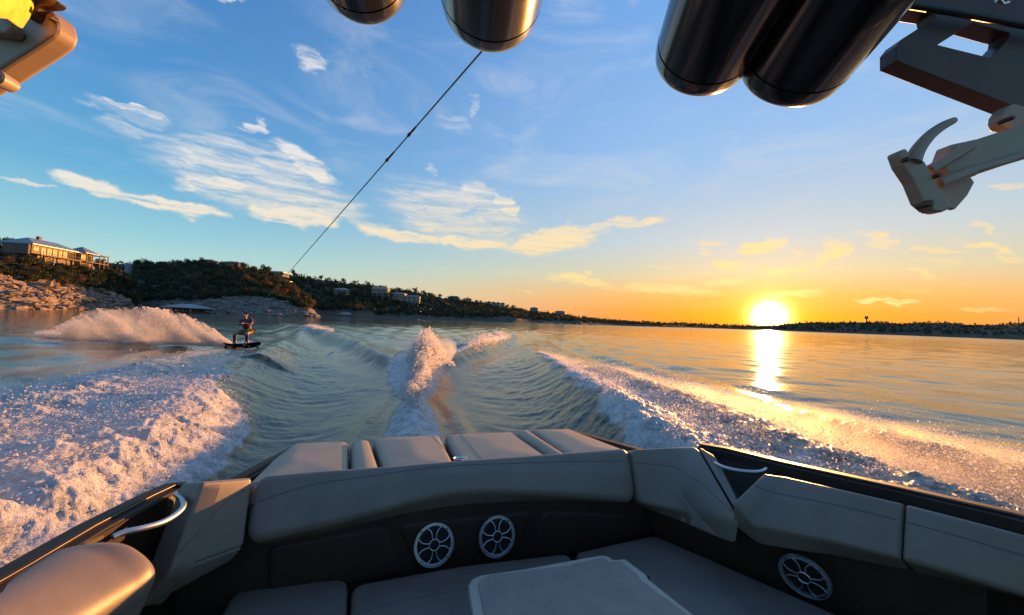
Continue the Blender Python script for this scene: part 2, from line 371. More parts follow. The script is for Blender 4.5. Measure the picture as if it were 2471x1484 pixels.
def foam_mask(x, y, dens=False):
    t, q = wake_tq(x, y); a = np.abs(t); n = fbm(t*1.2+5, q*1.2, 4); nb = fbm(t*.5+50, q*.5, 3)
    # right band
    li = np.interp(q, [-4, 4, 6, 9.6, 14, 18, 21], [2.6, 2.65, 3.0, 3.75, 4.6, 5.35, 5.7])+n*.35
    lo = np.interp(q, [-4, 3.9, 6.8, 11, 16, 20, 22], [12, 9.6, 7.8, 7.0, 6.3, 5.9, 5.75])+n*1.2
    cov = np.interp(t-li, [0, .5, 1.6, 3.0, 6], [1, .95, .62, .40, .30]) if not dens else 1.0
    f = cov*sst(t, li, li+.30)*(1-sst(t, lo-1.6, lo+.2))*np.interp(q, [-6, 8, 12, 17, 21], [1, 1, .85, .55, 0])
    f = np.maximum(f, .42*sst(t, li-1.0, li)*(1-sst(t, li+.2, li+.5))*np.interp(q, [3, 9, 16], [1, .6, 0]))
    # left band
    lil = np.interp(q, [-4, 4.8, 6, 7.3, 8, 12, 18, 22], [1.9, 2.1, 2.25, 2.5, 3.3, 4.6, 5.9, 7.0])+n*.4
    lol = np.interp(q, [-4, 7, 9.4, 11.7, 15, 20, 23], [9.5, 8.2, 7.7, 7.3, 7.1, 7.2, 7.3])+n*1.0
    f2 = sst(-t, lil, lil+.25)*(1-sst(-t, lol-1.2, lol+.2))*np.interp(q, [-6, 7.4, 8.6, 12, 17, 22], [1, 1, .72, .5, .33, .0])
    f = np.maximum(f, f2)
    # prop wash
    wr = np.interp(q, [3, 5.6, 8.5, 9.7, 12, 14, 17], [.75, .58, .42, .26, .8, 1.0, .8])+n*.12
    f = np.maximum(f, (1-sst(a, wr*.8, wr*1.15))*np.interp(q, [2, 4, 10, 14, 20, 40], [.66, .66, .74, .9, .25, .0]))
    f = np.maximum(f, .5*np.exp(-((a-wr-.45-.03*q)/.22)**2)*(n > -.1)*np.interp(q, [3, 5, 8, 10], [1, .9, .5, 0]))
    # breaking tops of the crossing crests
    tcr = .8+.385*(q-14.5); dc = a-tcr+.1
    cr = np.where(t > 0, np.interp(q, [15, 17, 20, 23, 31, 33], [.4, .85, .95, 1.15, 1.15, 0]), np.interp(q, [14, 16, 20, 27, 30, 37, 38.5], [.3, .5, .3, .35, 1.05, 1.1, 0]))
    wdt = np.interp(q, [14, 18, 24, 30, 38], [.18, .26, .5, .62, .7])
    f = np.maximum(f, cr*np.exp(-(dc/wdt)**2))
    # line drawn by the board and foot of the fan
    f = np.maximum(f, .75*np.exp(-((q-21.2-.28*(t+8.5)*-.35)/.35)**2)*(t < -8.0)*(t > -18.5))
    # scattered suds
    f = np.maximum(f, .30*sst(nb, .02, .3)*np.exp(-((a-4)/4.5)**2)*(1-sst(q, 16, 34))*sst(a, 1.2, 2.6)*(q > 3))
    return np.clip(f, 0, 1)
NA, NR = 780, 700
ang = np.concatenate([np.linspace(-180, -64, 60, endpoint=False), np.linspace(-64, 64, NA), np.linspace(64, 180, 61)[1:-1]])
rad = np.concatenate([[.4, 1.0], np.geomspace(1.9, 60, int(NR*.70)), np.geomspace(60, 9000, int(NR*.30))[1:]])
A, RR = np.meshgrid(np.radians(ang), rad); X = RR*np.sin(A); Y = RR*np.cos(A)
Z = wake(X, Y); FM = foam_mask(X, Y); CH = foam_mask(X, Y, True); _t, _q = wake_tq(X, Y); CH = np.maximum(CH, .20*np.exp(-(_t/(5+.25*np.maximum(_q, 0)))**4)*sst(_q, -2, 2)*(1-sst(_q, 40, 90)))
def ripple(x, y, r):
    s = 0
    g = np.random.default_rng(3)
    for i in range(26):
        lam = .28*1.22**i*(.9+.2*g.random()); th_ = g.normal(R_(60), R_(38)); ph = g.random()*6.28
        k = 2*math.pi/lam; am = .0026*lam**.95 if lam < 4 else .0026*4**.95*(4/lam)**.5
        vis = 1-sst(r, lam*14, lam*42)
        s = s+am*np.sin(k*(x*math.cos(th_)+y*math.sin(th_))+ph+1.5*vnoise(x/lam/6, y/lam/6+i))*vis
    return s
_t, _q = wake_tq(X, Y); Z += ripple(X, Y, RR)*(1-.65*np.exp(-(_t/(2.9+.2*np.maximum(_q-6, 0)))**4)*(1-sst(_q, 14, 30)))
ft = np.maximum(FM, CH*.7)*(1-sst(RR, 22, 45)); t_, q_ = wake_tq(X, Y)
rough = fbm(t_*2.6, q_*3.4, 5, .62)+.7*np.abs(fbm(t_*11+9, q_*8, 3, .65))
side = sst(np.abs(t_), 1.8, 2.8)
Z += ft*(.04+.062*rough)*(.45+.75*side)
ridg = 1-np.abs(2*fbm((t_+q_*.35)*1.2, (q_-t_*.35)*3.4, 3))       # feathered edge running off the hull
Z += ft*side*.07*(ridg-.6)*(1-sst(q_, 7, 11))
# fine ripples fanned across the inside of the wave faces
face = np.exp(-((np.abs(t_)-3.2-.12*np.maximum(q_-7, 0))/1.5)**2)*(1-sst(q_, 16, 26))*(1-FM)
Z += .032*face*fbm((q_+np.abs(t_)*.9)*4.2, (np.abs(t_)-q_*.3)*.8, 3)
bu_, bv_ = X*bu[0]+Y*bu[1], X*bv[0]+Y*bv[1]
inb = (bu_ > -1.05) & (bu_ < 2.3) & (bv_ < 3.35) & (bv_ > -8)
Z = np.where(inb, np.minimum(Z, 0)-.55, Z)
Z[:2] -= .5
n_a = X.shape[1]; ii, jj = np.meshgrid(np.arange(X.shape[0]-1), np.arange(n_a), indexing='ij'); j2 = (jj+1) % n_a
FQ = np.stack([ii*n_a+jj, (ii+1)*n_a+jj, (ii+1)*n_a+j2, ii*n_a+j2], -1).reshape(-1, 4)
FQ = FQ[:, ::-1]
mw = bpy.data.materials.new('lake_water'); mw.use_nodes = True; t = NT(mw.node_tree); t.n.clear()
go = t.node('ShaderNodeNewGeometry').outputs['Position']
p = t.node('ShaderNodeBsdfPrincipled'); p.inputs['IOR'].default_value = 1.333; p.inputs['Specular IOR Level'].default_value = .5
t.put(p.inputs['Base Color'], t.mix(t.noise(go, .12, 4), (.060, .074, .048), (.090, .102, .066)))
dist = t.v('LENGTH', go)
t.put(p.inputs['Roughness'], t.rng(dist, 10, 400, .05, .16, False))
def wave_h(sc, det, stretch, rot): return t.noise(t.mapping(go, rot=(0, 0, R_(rot)), sc=(1, stretch, 1)), sc, det, .55, .3)
h = t.m('ADD', t.m('MULTIPLY', wave_h(4.2, 5, .45, 28), .028), t.m('MULTIPLY', wave_h(17, 4, .5, 40), .0080))
h = t.m('ADD', h, t.m('MULTIPLY', wave_h(.7, 3, .5, 20), .045))
ch = t.node('ShaderNodeAttribute', attribute_name='chop').outputs['Fac']
h = t.m('ADD', h, t.m('MULTIPLY', ch, t.m('ADD', t.m('MULTIPLY', t.noise(go, 9, 5, .7), .07), t.m('MULTIPLY', t.noise(go, 40, 3, .6), .012))))
bn = t.node('ShaderNodeBump'); bn.inputs['Strength'].default_value = .62; bn.inputs['Distance'].default_value = 1.0; t.put(bn.inputs['Height'], h)
t.l.new(bn.outputs[0], p.inputs['Normal'])
pf = t.node('ShaderNodeBsdfPrincipled'); pf.inputs['Roughness'].default_value = .45; pf.inputs['IOR'].default_value = 1.33
fa = t.node('ShaderNodeAttribute', attribute_name='foam').outputs['Fac']
fn1 = t.noise(go, 5.5, 8, .72, .5); fn2 = t.noise(go, 26, 5, .7); fn3 = t.noise(go, 1.3, 4, .6)
nn = t.m('ADD', t.m('MULTIPLY', fn1, .55), t.m('ADD', t.m('MULTIPLY', fn2, .3), t.m('MULTIPLY', fn3, .25)))
ff = t.rng(t.m('ADD', t.m('MULTIPLY', fa, 1.0), t.m('MULTIPLY_ADD', nn, 1.5, -.82)), .32, .86)
ff = t.m('MULTIPLY', ff, t.rng(fa, .015, .12))
t.put(pf.inputs['Base Color'], t.mix(t.rng(t.m('ADD', t.m('MULTIPLY', fn1, .6), t.m('MULTIPLY', fn2, .4)), .36, .58), (.34, .37, .36), (.83, .79, .76)))
bf = t.node('ShaderNodeBump'); bf.inputs['Strength'].default_value = .9; bf.inputs['Distance'].default_value = .10
t.put(bf.inputs['Height'], t.m('ADD', fn1, t.m('MULTIPLY', fn2, .35))); t.l.new(bf.outputs[0], pf.inputs['Normal'])
mx = t.node('ShaderNodeMixShader'); t.put(mx.inputs[0], ff); t.l.new(p.outputs[0], mx.inputs[1]); t.l.new(pf.outputs[0], mx.inputs[2])
o = t.node('ShaderNodeOutputMaterial'); t.l.new(mx.outputs[0], o.inputs[0])
water = npmesh('lake_water', np.stack([X, Y, Z], -1).reshape(-1, 3), FQ, mw)
a2_ = water.data.attributes.new('chop', 'FLOAT', 'POINT'); a2_.data.foreach_set('value', CH.ravel().astype(np.float32))
at_ = water.data.attributes.new('foam', 'FLOAT', 'POINT'); at_.data.foreach_set('value', FM.ravel().astype(np.float32))
tag(water, 'dark teal lake water with the V shaped boat wake', kind='structure')
lb = pyd('lake_bed', [(-12000, -12000, -9), (12000, -12000, -9), (12000, 12000, -9), (-12000, 12000, -9)], [(0, 1, 2, 3)], M['soil']); tag(lb, 'lake bed', kind='structure')

# ------------------------------------------------------------------ shores
def strip(name, st, m, label, rows=16, step=3.0, amp=1.0, fr=.08):
    st = np.array(st, float); xs = np.arange(st[0, 0], st[-1, 0]+.1, step); G = []
    pr = []
    for x in xs:
        Dw, yr, Dr, ys, Ds = [np.interp(x, st[:, 0], st[:, k]) for k in range(1, 6)]
        yh = 773.5+.0365*(x-CX)
        a = at(x, yh, Dw); a[2] = 0.0; b = at(x, yr, Dr); c = at(x, ys, Ds)
        back = at(x, yh, Ds*1.35); back[2] = -3
        fr0 = at(x, yh, Dw*.985); fr0[2] = -2.0
        row = [fr0, a]+[a+(b-a)*k/6 for k in range(1, 7)]+[b+(c-b)*k/9 for k in range(1, 10)]+[c*.7+back*.3+np.array([0, 0, .0]), back]
        G.append(row); pr.append((a, b, c))
    G = np.array(G); n, k = G.shape[:2]
    nz = fbm(G[..., 0]*fr+5, G[..., 1]*fr, 5, .55); wgt = np.ones((n, k)); wgt[:, :2] = 0; wgt[:, -2:] = 0
    led = np.sin(G[..., 2]*2.3+nz*6)*.35; rockw = np.zeros((n, k)); rockw[:, 2:8] = 1
    G[..., 2] += amp*(nz*1.6*wgt+led*rockw*min(1, amp))
    d_ = np.linalg.norm(G[..., :2], axis=-1, keepdims=True); G[..., :2] *= 1+(amp*nz*wgt*1.3)[..., None]/d_
    I = np.arange(n-1)[:, None]*k+np.arange(k-1)[None]
    fq = np.stack([I, I+k, I+k+1, I+1], -1).reshape(-1, 4)
    o = npmesh(name, G.reshape(-1, 3), fq[:, ::-1], m, smooth=False); tag(o, label, kind='structure')
    def on(x, s):                                             # s 0..1 waterline to rock top, 1..2 rock top to ridge
        i = np.clip((x-xs[0])/step, 0, n-1.001); i0 = int(i); f = i-i0
        kk = 1+s*6 if s <= 1 else 7+(s-1)*9; k0 = min(int(kk), k-2); g = kk-k0
        return (G[i0, k0]*(1-g)+G[i0, k0+1]*g)*(1-f)+(G[i0+1, k0]*(1-g)+G[i0+1, k0+1]*g)*f
    return on
SA = [(-900, 62, 560, 74, 430, 110), (-300, 80, 625, 92, 560, 140), (0, 95, 655, 108, 604, 155), (100, 105, 668, 118, 610, 160), (200, 120, 682, 132, 630, 170), (280, 135, 700, 146, 655, 175), (322, 146, 728, 152, 690, 176), (350, 152, 748, 154, 740, 160)]
SB = [(300, 165, 722, 178, 636, 230), (430, 150, 722, 166, 636, 260), (550, 155, 716, 172, 638, 270), (640, 160, 718, 178, 654, 260), (700, 166, 730, 182, 690, 225), (740, 172, 744, 182, 732, 200), (772, 180, 765, 183, 765, 186)]
SC = [(200, 300, 745, 310, 632, 420), (430, 290, 748, 300, 640, 420), (700, 240, 752, 255, 665, 380), (860, 240, 757, 255, 688, 380), (1000, 270, 762, 290, 705, 410), (1110, 300, 766, 320, 724, 450), (1240, 340, 770, 360, 746, 500), (1400, 450, 777, 470, 768, 600), (1560, 650, 784, 670, 783, 780), (1650, 800, 787.5, 830, 788, 900)]
SD = [(1440, 1400, 780, 1450, 784, 1750), (1520, 1400, 783, 1450, 781, 1750), (1600, 1400, 786, 1450, 783, 1750), (1680, 1400, 789, 1450, 787, 1750), (1800, 1400, 793, 1450, 790.5, 1750), (1860, 1400, 795, 1450, 790.5, 1750),
      (1930, 1400, 797, 1450, 787.5, 1700), (2090, 1400, 802, 1450, 787, 1700), (2130, 1380, 803, 1430, 786, 1700), (2174, 1350, 804, 1400, 791, 1700), (2211, 1300, 805, 1350, 788, 1700), (2302, 1250, 808, 1300, 788.5, 1700),
      (2338, 1200, 809, 1250, 793, 1700), (2415, 1150, 811, 1200, 792, 1700), (2470, 1100, 813, 1150, 788, 1700), (2700, 1000, 820, 1050, 790, 1600), (3400, 900, 840, 1000, 800, 1500)]
SD = [(a_, b_, c_, d_, e_-(4+5*min(1, max(0, (a_-1860)/80))), f_) for a_, b_, c_, d_, e_, f_ in SD]
onD = strip('far_shore', SD, M['farland'], 'low wooded far shore under the setting sun', amp=2.5, fr=.02, step=4)
onC = strip('hillside', SC, M['soil'], 'long wooded hillside sloping down to the right with a bare strip of beach', amp=1.6, fr=.05)
onB = strip('headland', SB, M['limeg'], 'middle headland with pale rocks along the water', amp=1.0)
onA = strip('rocky_bluff', SA, M['lime'], 'near bluff of tan limestone ledges under the large house', amp=1.3)

# boulders
def boulder_mesh(i):
    bm = bmesh.new(); bmesh.ops.create_cube(bm, size=1)
    bmesh.ops.subdivide_edges(bm, edges=bm.edges, cuts=1, use_grid_fill=True)
    r = random.Random(i)
    for v in bm.verts: v.co = v.co.normalized()*.35+v.co*.55+Vector([r.uniform(-.12, .12) for _ in range(3)])
    me = bpy.data.meshes.new('boulder'); bm.to_mesh(me); bm.free(); return me
bms = []
for mm in ('lime', 'limeg'):
    for i in range(6):
        b_ = boulder_mesh(i+10*(mm == 'lime')); b_.materials.append(M[mm]); bms.append(b_)
r = random.Random(4)
def boulders(on, x0, x1, n, mi, label, group, s0, s1):
    for k in range(n):
        x = r.uniform(x0, x1); s = r.random()**1.2*.98+.02; P = on(x, s)
        o = bpy.data.objects.new('boulder', bms[mi*6+r.randrange(6)]); C.objects.link(o)
        z = r.uniform(s0, s1); o.location = (P[0], P[1], max(P[2], .0)+.08*z); o.scale = (z*r.uniform(.9, 2.6), z*r.uniform(.7, 1.2), z*r.uniform(.22, .5))
        o.rotation_euler = (r.uniform(-.2, .2), r.uniform(-.2, .2), r.uniform(0, 6.3)); tag(o, label, 'boulder', group)
boulders(onA, 0, 345, 150, 0, 'tan limestone block on the near bluff below the large house', 'limestone blocks on the near bluff', .8, 2.3)
boulders(onB, 345, 768, 145, 1, 'grey limestone block along the waterline of the middle headland', 'limestone blocks on the middle headland', .8, 2.2)
def rubble(name, on, x0, x1, n, m, label):
    V = []; Fc = []
    cube = np.array([(a, b, c) for a in (-.5, .5) for b in (-.5, .5) for c in (-.5, .5)]); cf = [(0, 1, 3, 2), (4, 6, 7, 5), (0, 4, 5, 1), (2, 3, 7, 6), (0, 2, 6, 4), (1, 5, 7, 3)]
    for k in range(n):
        P = on(r.uniform(x0, x1), r.random()); z = r.uniform(.25, .9); a = r.uniform(0, 3.14)
        c = cube*(1+np.array([[r.uniform(-.3, .3) for _ in range(3)] for _ in range(8)]))*[z*r.uniform(1, 2.4), z, z*.6]
        c = c@np.array([[math.cos(a), math.sin(a), 0], [-math.sin(a), math.cos(a), 0], [0, 0, 1]])+P
        Fc += [tuple(i+len(V)*1 for i in f) for f in cf]; V += list(c)
    o = npmesh(name, np.array(V), np.array(Fc), m, smooth=False); tag(o, label, 'rubble', kind='stuff')
rubble('rubble', onA, -200, 348, 1500, M['lime'], 'loose tan rubble scattered over the near bluff')
rubble('rubble', onB, 330, 770, 1600, M['limeg'], 'loose grey rubble scattered along the middle headland')

# trees
def crown(n, rx, rz, s, rg, lobes=5):
    c = rg.normal(size=(lobes, 3))*[.36, .36, .26]; c[0] = 0
    k = rg.integers(0, lobes, n); dv = rg.normal(size=(n, 3)); dv /= np.linalg.norm(dv, axis=1)[:, None]
    P = c[k]+dv*(rg.random(n)[:, None]**.35)*rg.uniform(.42, .62, lobes)[k][:, None]
    P = P*[rx, rx, rz]
    a = rg.normal(size=(n, 3)); a /= np.linalg.norm(a, axis=1)[:, None]; b = np.cross(a, rg.normal(size=(n, 3))); b /= np.linalg.norm(b, axis=1)[:, None]
    sz = s*rg.uniform(.6, 1.3, n)[:, None]
    V = np.stack([P+a*sz, P+b*sz*.8, P-a*sz*.8-b*sz*.3], 1).reshape(-1, 3)
    return V
protos = []
for i in range(9):
    rg = np.random.default_rng(i+20); V = crown(520, 1.0, .82, .12, rg, 5+i % 4)
    me = bpy.data.meshes.new('crown'); me.from_pydata((V+[0, 0, 1.15]).tolist(), [], [(3*k, 3*k+1, 3*k+2) for k in range(520)])
    mt = MB().tube([(0, 0, -.4), (.05*(i % 3), 0, .5), (0, .06, 1.1)], [.11, .08, .04], 6)
    mt.tube([(0, 0, .5), (.3, .1, 1.0)], [.05, .02], 5).tube([(0, 0, .6), (-.25, -.15, 1.1)], [.05, .02], 5)
    protos.append((me, mt))
trunks = []
for me, mt in protos:
    tm = bpy.data.meshes.new('trunk'); tm.from_pydata(mt.v, [], mt.f); tm.materials.append(M['bark']); trunks.append(tm)
cm_ = {}
def crown_mesh(i, li):
    if (i, li) not in cm_:
        m_ = protos[i][0].copy(); m_.materials.append(LEAF[li]); cm_[(i, li)] = m_
    return cm_[(i, li)]
def tree(P, s, li, label, group, i=None, tall=1.0, sink=.15, name=None):
    i = r.randrange(9) if i is None else i
    nm = name or ('juniper_tree', 'oak_tree', 'oak_tree', 'oak_tree', 'bush')[li]
    e = empty(nm, (P[0], P[1], P[2]-sink*s), r.uniform(0, 6.3)); e.scale = (s, s, s*tall)
    tag(e, label, 'bush' if nm == 'bush' else 'tree', group)
    for n_, me_ in (('crown', crown_mesh(i, li)), ('trunk', trunks[i])):
        o = bpy.data.objects.new(n_, me_); C.objects.link(o); o.parent = e
def pick(x, s, on): return on(x, s)
for k in range(84):                                     # around and above the house
    x = r.uniform(-40, 335); s = r.uniform(.80, 1.5); P = onA(x, s)
    li = r.choice((0, 0, 1, 1, 0, 4)); z = r.uniform(1.5, 2.4)
    if 60 < x < 245 and s > 1.3: z *= .6
    tree(P, z, li, 'dark scrubby tree on the bluff slope below and beside the large house', 'trees on the bluff slope below the large house')
for k in range(46):
    x = r.uniform(-60, 330); s = r.uniform(1.82, 2.0); P = onA(x, s)
    tree(P, r.uniform(1.5, 2.6), r.choice((0, 1, 0)), 'dark tree on the skyline behind the large house roof', 'trees on the skyline behind the large house')
for k in range(10):
    P = onA(r.uniform(255, 340), r.uniform(1.0, 1.7)); tree(P, r.uniform(3.0, 4.2), r.choice((0, 1)), 'big rounded dark green tree to the right of the large house', 'big trees right of the large house')
for k in range(16):
    P = onA(r.uniform(5, 240), r.uniform(1.08, 1.22)); tree(P, r.uniform(2.2, 3.0), r.choice((0, 1)), 'rounded dark tree directly in front of the lower floor of the large house', 'trees hiding the lower floor of the large house')
for k in range(26):
    P = onA(r.uniform(0, 345), r.uniform(.9, 1.1)); tree(P, r.uniform(.7, 1.2), 4, 'low brown bush along the top of the limestone ledges', 'brown bushes along the ledges')
for (x, dx) in ((8, 0), (22, 0), (36, 0)):
    P = onA(x, 1.75); tree((P[0], P[1], P[2]+2.6), 1.9, 0, 'tall tree with an open crown standing highest at the left end of the skyline', 'tall open trees at the left end of the skyline', tall=1.25)
for k in range(96):
    x = r.uniform(330, 752); s = r.uniform(1.02, 1.95); P = onB(x, s); am = x > 560 and s < 1.6
    li = r.choice((3, 2, 3, 1)) if (am and r.random() < .6) else r.choice((0, 1, 1, 0, 0, 3 if r.random() < .25 else 0))
    lab = {0: 'dark green juniper on the middle headland above the rocks', 1: 'olive green oak on the middle headland above the rocks', 2: 'rust coloured tree on the point of the middle headland', 3: 'amber leaved tree on the slope of the middle headland'}[li]
    tree(P, r.uniform(2.0, 3.6) if s > 1.1 else r.uniform(1.6, 2.3), li, lab, lab.replace('juniper', 'junipers').replace(' oak', ' oaks').replace('tree ', 'trees '))
P = onB(597, .97); tree(P, 2.4, 2, 'single reddish brown bush standing on the pale rocks right of the dock', None, name='bush')
P = onC(707, 1.97); tree(P, 3.0, 0, 'tall round tree standing alone on the ridge beside the tow rope', None, tall=1.3)
for k in range(40):
    x = r.uniform(250, 1560); P = onC(x, 2.0); tree(P, r.uniform(2.0, 3.4), r.choice((0, 0, 1)), 'small dark tree standing out on the ridge line of the far hillside', 'trees on the ridge line of the far hillside')
def wood(name, on, x0, x1, s0, s1, n, per, sz, li, label, leaf=.5, bias=1.0):
    Vs = []; rg = np.random.default_rng(n)
    for k in range(n):
        x = x0+(x1-x0)*rg.random()**bias; P = on(x, s0+(s1-s0)*rg.random()); z = sz*rg.uniform(.6, 1.25)
        Vs.append(crown(per, z, z*.85, leaf*rg.uniform(.8, 1.2), rg, 3)+P+[0, 0, z*.55])
    V = np.concatenate(Vs); o = npmesh(name, V, np.arange(len(V)).reshape(-1, 3), LEAF[li], smooth=False); tag(o, label, 'woodland', kind='stuff')
wood('woodland', onA, -300, 335, .86, 2.0, 900, 60, 2.0, 0, 'dark scrub covering the near bluff behind the large house', .30)
wood('woodland', onB, 320, 745, .9, 2.0, 1300, 60, 2.6, 0, 'dark green scrub covering the middle headland', .42)
wood('woodland', onB, 480, 755, 1.0, 1.7, 160, 60, 2.3, 3, 'amber scrub at the right end of the middle headland', .40)
wood('woodland', onC, 240, 1600, 1.0, 2.0, 3300, 26, 3.2, 0, 'dark woodland covering the far hillside', .9)
wood('woodland', onC, 300, 1500, 1.05, 1.9, 520, 26, 2.8, 1, 'olive woodland mixed through the far hillside', .8)
wood('woodland', onC, 860, 1500, 1.0, 1.35, 120, 26, 2.3, 3, 'brownish scrub just above the far beach', .8)
wood('woodland', onD, 1450, 3300, 1.0, 2.0, 1900, 12, 8.0, 1, 'low woodland along the far shore', 3.2)

# ------------------------------------------------------------------ buildings
def hip(mb, x0, x1, y0, y1, z, hgt, ov=.8, ridge=True, th=.22):
    X0, X1, Y0, Y1 = x0-ov, x1+ov, y0-ov, y1+ov; ym = (Y0+Y1)/2; k = (Y1-Y0)/2*.9
    a, b = (X0+k, X1-k) if (X1-X0) > 2*k+.2 else ((X0+X1)/2-.05, (X0+X1)/2+.05)
    vs = [(X0, Y0, z), (X1, Y0, z), (X1, Y1, z), (X0, Y1, z), (X0, Y0, z+th), (X1, Y0, z+th), (X1, Y1, z+th), (X0, Y1, z+th), (a, ym, z+hgt), (b, ym, z+hgt)]
    mb.add(vs, [(3, 2, 1, 0), (0, 1, 5, 4), (1, 2, 6, 5), (2, 3, 7, 6), (3, 0, 4, 7), (4, 5, 9, 8), (5, 6, 9), (6, 7, 8, 9), (7, 4, 8)]); return mb
def window(root, x0, x1, y, z0, z1, m=None, side=-1, fm='timber', bars=1):
    f = MB(); t_ = .07
    f.box(x0-t_, x1+t_, y+side*.10, y, z0-t_, z0); f.box(x0-t_, x1+t_, y+side*.10, y, z1, z1+t_)
    f.box(x0-t_, x0, y+side*.10, y, z0, z1); f.box(x1, x1+t_, y+side*.10, y, z0, z1)
    for k in range(bars): xm = x0+(x1-x0)*(k+1)/(bars+1); f.box(xm-.03, xm+.03, y+side*.08, y-side*.0, z0, z1)
    fo = f.build('window', M[fm], root)
    MB().box(x0, x1, y+side*.04, y-side*.02, z0, z1).build('pane', M[m or 'glass'], fo)
az = R_(-14)
O = at(77.6, 589.6, 125); hz = 18.4
big = empty('large_house', (O[0], O[1], hz), math.pi/2-az)
tag(big, 'large bluff top house with long hipped metal roof and sunlit ochre wall of windows', 'house')
Lh, Wh, eh = 16.5, 7.0, 2.9
MB().box(0, Lh, 0, Wh, 0, eh).build('wall', M['stucco'], big)
MB().box(2.5, Lh, .35, Wh, -6.5, -.02).build('lower_wall', M['stone'], big)
rf = hip(MB(), 0, Lh, 0, Wh, eh+.003, 2.6, 1.1).build('roof', M['roof'], big)
MB().box(6.6, 7.7, 3.4, 4.3, eh+1.2, eh+3.7).build('chimney', M['stuccow'], rf)
MB().box(-.9, -.004, .2, Wh-.2, -.4, eh-.02).build('porch_shade', M['rooft'], big)  # porch shade put in as a dark roof-coloured box over the end wall
for i, (x0, x1) in enumerate(((.5, 2.3), (3.2, 4.9), (5.3, 7.0), (7.4, 9.0), (9.6, 11.0), (11.4, 12.9), (13.4, 14.6), (15.0, 16.1))):
    window(big, x0, x1, 0, .25 if i > 0 else .9, 2.35, 'blind' if i < 6 else 'glass')
window(big, 5.2, 6.8, .35, -2.4, -.9, 'blind')
MB().box(1.2, Lh+1, -1.6, -.003, -.38, -.02).build('balcony', M['stuccow'], big)
rl = MB().tube([(1.2, -1.55, .95), (Lh+1, -1.55, .95)], .04, 6)
for k in range(17): x = 1.25+k*1.0; rl.tube([(x, -1.55, -.02), (x, -1.55, .95)], .03, 5)
rl.build('railing', M['timber'], big)
for x in (1.5, 6, 11, 16.5): MB().box(x, x+.3, -1.5, -1.2, -6, -.385).build('post', M['timber'], big)
PX0, PX1, PY0, PY1 = Lh+1.8, Lh+7.2, -1.6, 4.2
MB().box(PX0, PX1, PY0+1.6, PY1, -2.9, 3.0).build('pavilion_wall', M['stucco'], big)
MB().box(PX0+.2, PX1-.2, PY0+1.9, PY1, -7.0, -2.905).build('pavilion_base', M['stone'], big)
hip(MB(), PX0, PX1, PY0, PY1, 3.05, 2.7, .8).build('pavilion_roof', M['roofw'], big)
window(big, PX0+.5, PX0+2.4, PY0+1.6, .8, 2.4, 'blind'); window(big, PX0+3.0, PX0+4.9, PY0+1.6, .3, 2.4, 'glass'); window(big, PX0+1.0, PX0+4.0, PY0+1.6, -2.3, -.8, 'glass')
for z in (0.0, -2.9): MB().box(PX0-.5, PX1+4.6, PY0-.9, PY0+1.59, z-.3, z).build('balcony', M['stuccow'], big)
MB().tube([(PX0+1, PY0-.2, -2.2), (PX0+3.5, PY0-.2, -2.2)], [.55, .75], 8).build('hammock', M['stuccow'], big)
for x in (PX0-.4, PX0+2.2, PX1+.2, PX1+2.3, PX1+4.3): MB().box(x, x+.26, PY0-.85, PY0-.6, -8, 3.0).build('post', M['timber'], big)
MB().box(PX1+.3, PX1+4.6, PY0-.95, PY0-.5, 3.0, 3.3).build('trellis_beam', M['timber'], big)
MB().box(PX1+4.2, PX1+4.6, PY0-.495, PY1, 3.0, 3.3).build('trellis_beam', M['timber'], big)
rl = MB().tube([(PX0-.4, PY0-.8, 1.0), (PX1+4.5, PY0-.8, 1.0)], .04, 6)
for k in range(11): x = PX0-.4+k; rl.tube([(x, PY0-.8, 0), (x, PY0-.8, 1.0)], .03, 5)
rl.build('railing', M['timber'], big)

def far_house(name, label, x0, x1, yb, yt, D, rm='rooft', wm='stuccow', nw=4, storeys=1, roofh=.35, cat='house', turn=0.0, wing=None):
    a, b = at(x0, yb, D), at(x1, yb, D); wd = abs(b[0]-a[0]); hgt = abs(yb-yt)/F*D
    e = empty(name, (a[0], a[1], a[2]), math.atan2(b[1]-a[1], b[0]-a[0])+turn); tag(e, label, cat)
    hw = hgt*(1-roofh); dp = max(5, wd*.5)
    MB().box(0, wd, 0, dp, -1.8, hw).build('wall', M[wm], e)
    hip(MB(), 0, wd, 0, dp, hw+.003, hgt-hw, .6, th=.2).build('roof', M[rm], e)
    for s in range(storeys):
        for k in range(nw):
            xa = wd*(k+.2)/nw; xb = wd*(k+.78)/nw; z0 = hw*(s+.28)/storeys; z1 = hw*(s+.82)/storeys
            window(e, xa, xb, 0, z0, z1, 'glass', bars=0, fm='white')
    if wing:
        MB().box(wd+.003, wd+wing, 1, dp*.8, -1.8, hw*.62).build('wing', M[wm], e)
        hip(MB(), wd+.6, wd+wing-.1, 1.1, dp*.8-.1, hw*.62+.003, hw*.3, .5, th=.2).build('wing_roof', M[rm], e)
        for k in range(3): window(e, wd+wing*(k+.2)/3, wd+wing*(k+.7)/3, 1, hw*.1, hw*.45, 'glass', bars=0, fm='white')
    for k in range(max(3, int((x1-x0)/9))):
        xx = x0-3+(x1-x0+6+(10 if wing else 0))*(k+.5*r.random())/max(3, int((x1-x0)/9)); P = at(xx, yb+2+r.random()*3, D-6-4*r.random()); tree(P, r.uniform(1.5, 2.4), r.choice((0, 1, 0)), 'dark tree growing just in front of one of the hillside houses', 'trees in front of the hillside houses', sink=.9)
    return e
far_house('hilltop_house', 'wide cream house with low hip roof on the top of the ridge above the dock', 527, 574, 644, 628, 262, 'rooft', 'stuccow', 6, 1, .4)
far_house('hillside_house', 'pale flat fronted house half hidden by trees beside the tow rope', 655, 690, 686, 672, 232, 'roofw', 'stuccow', 4)
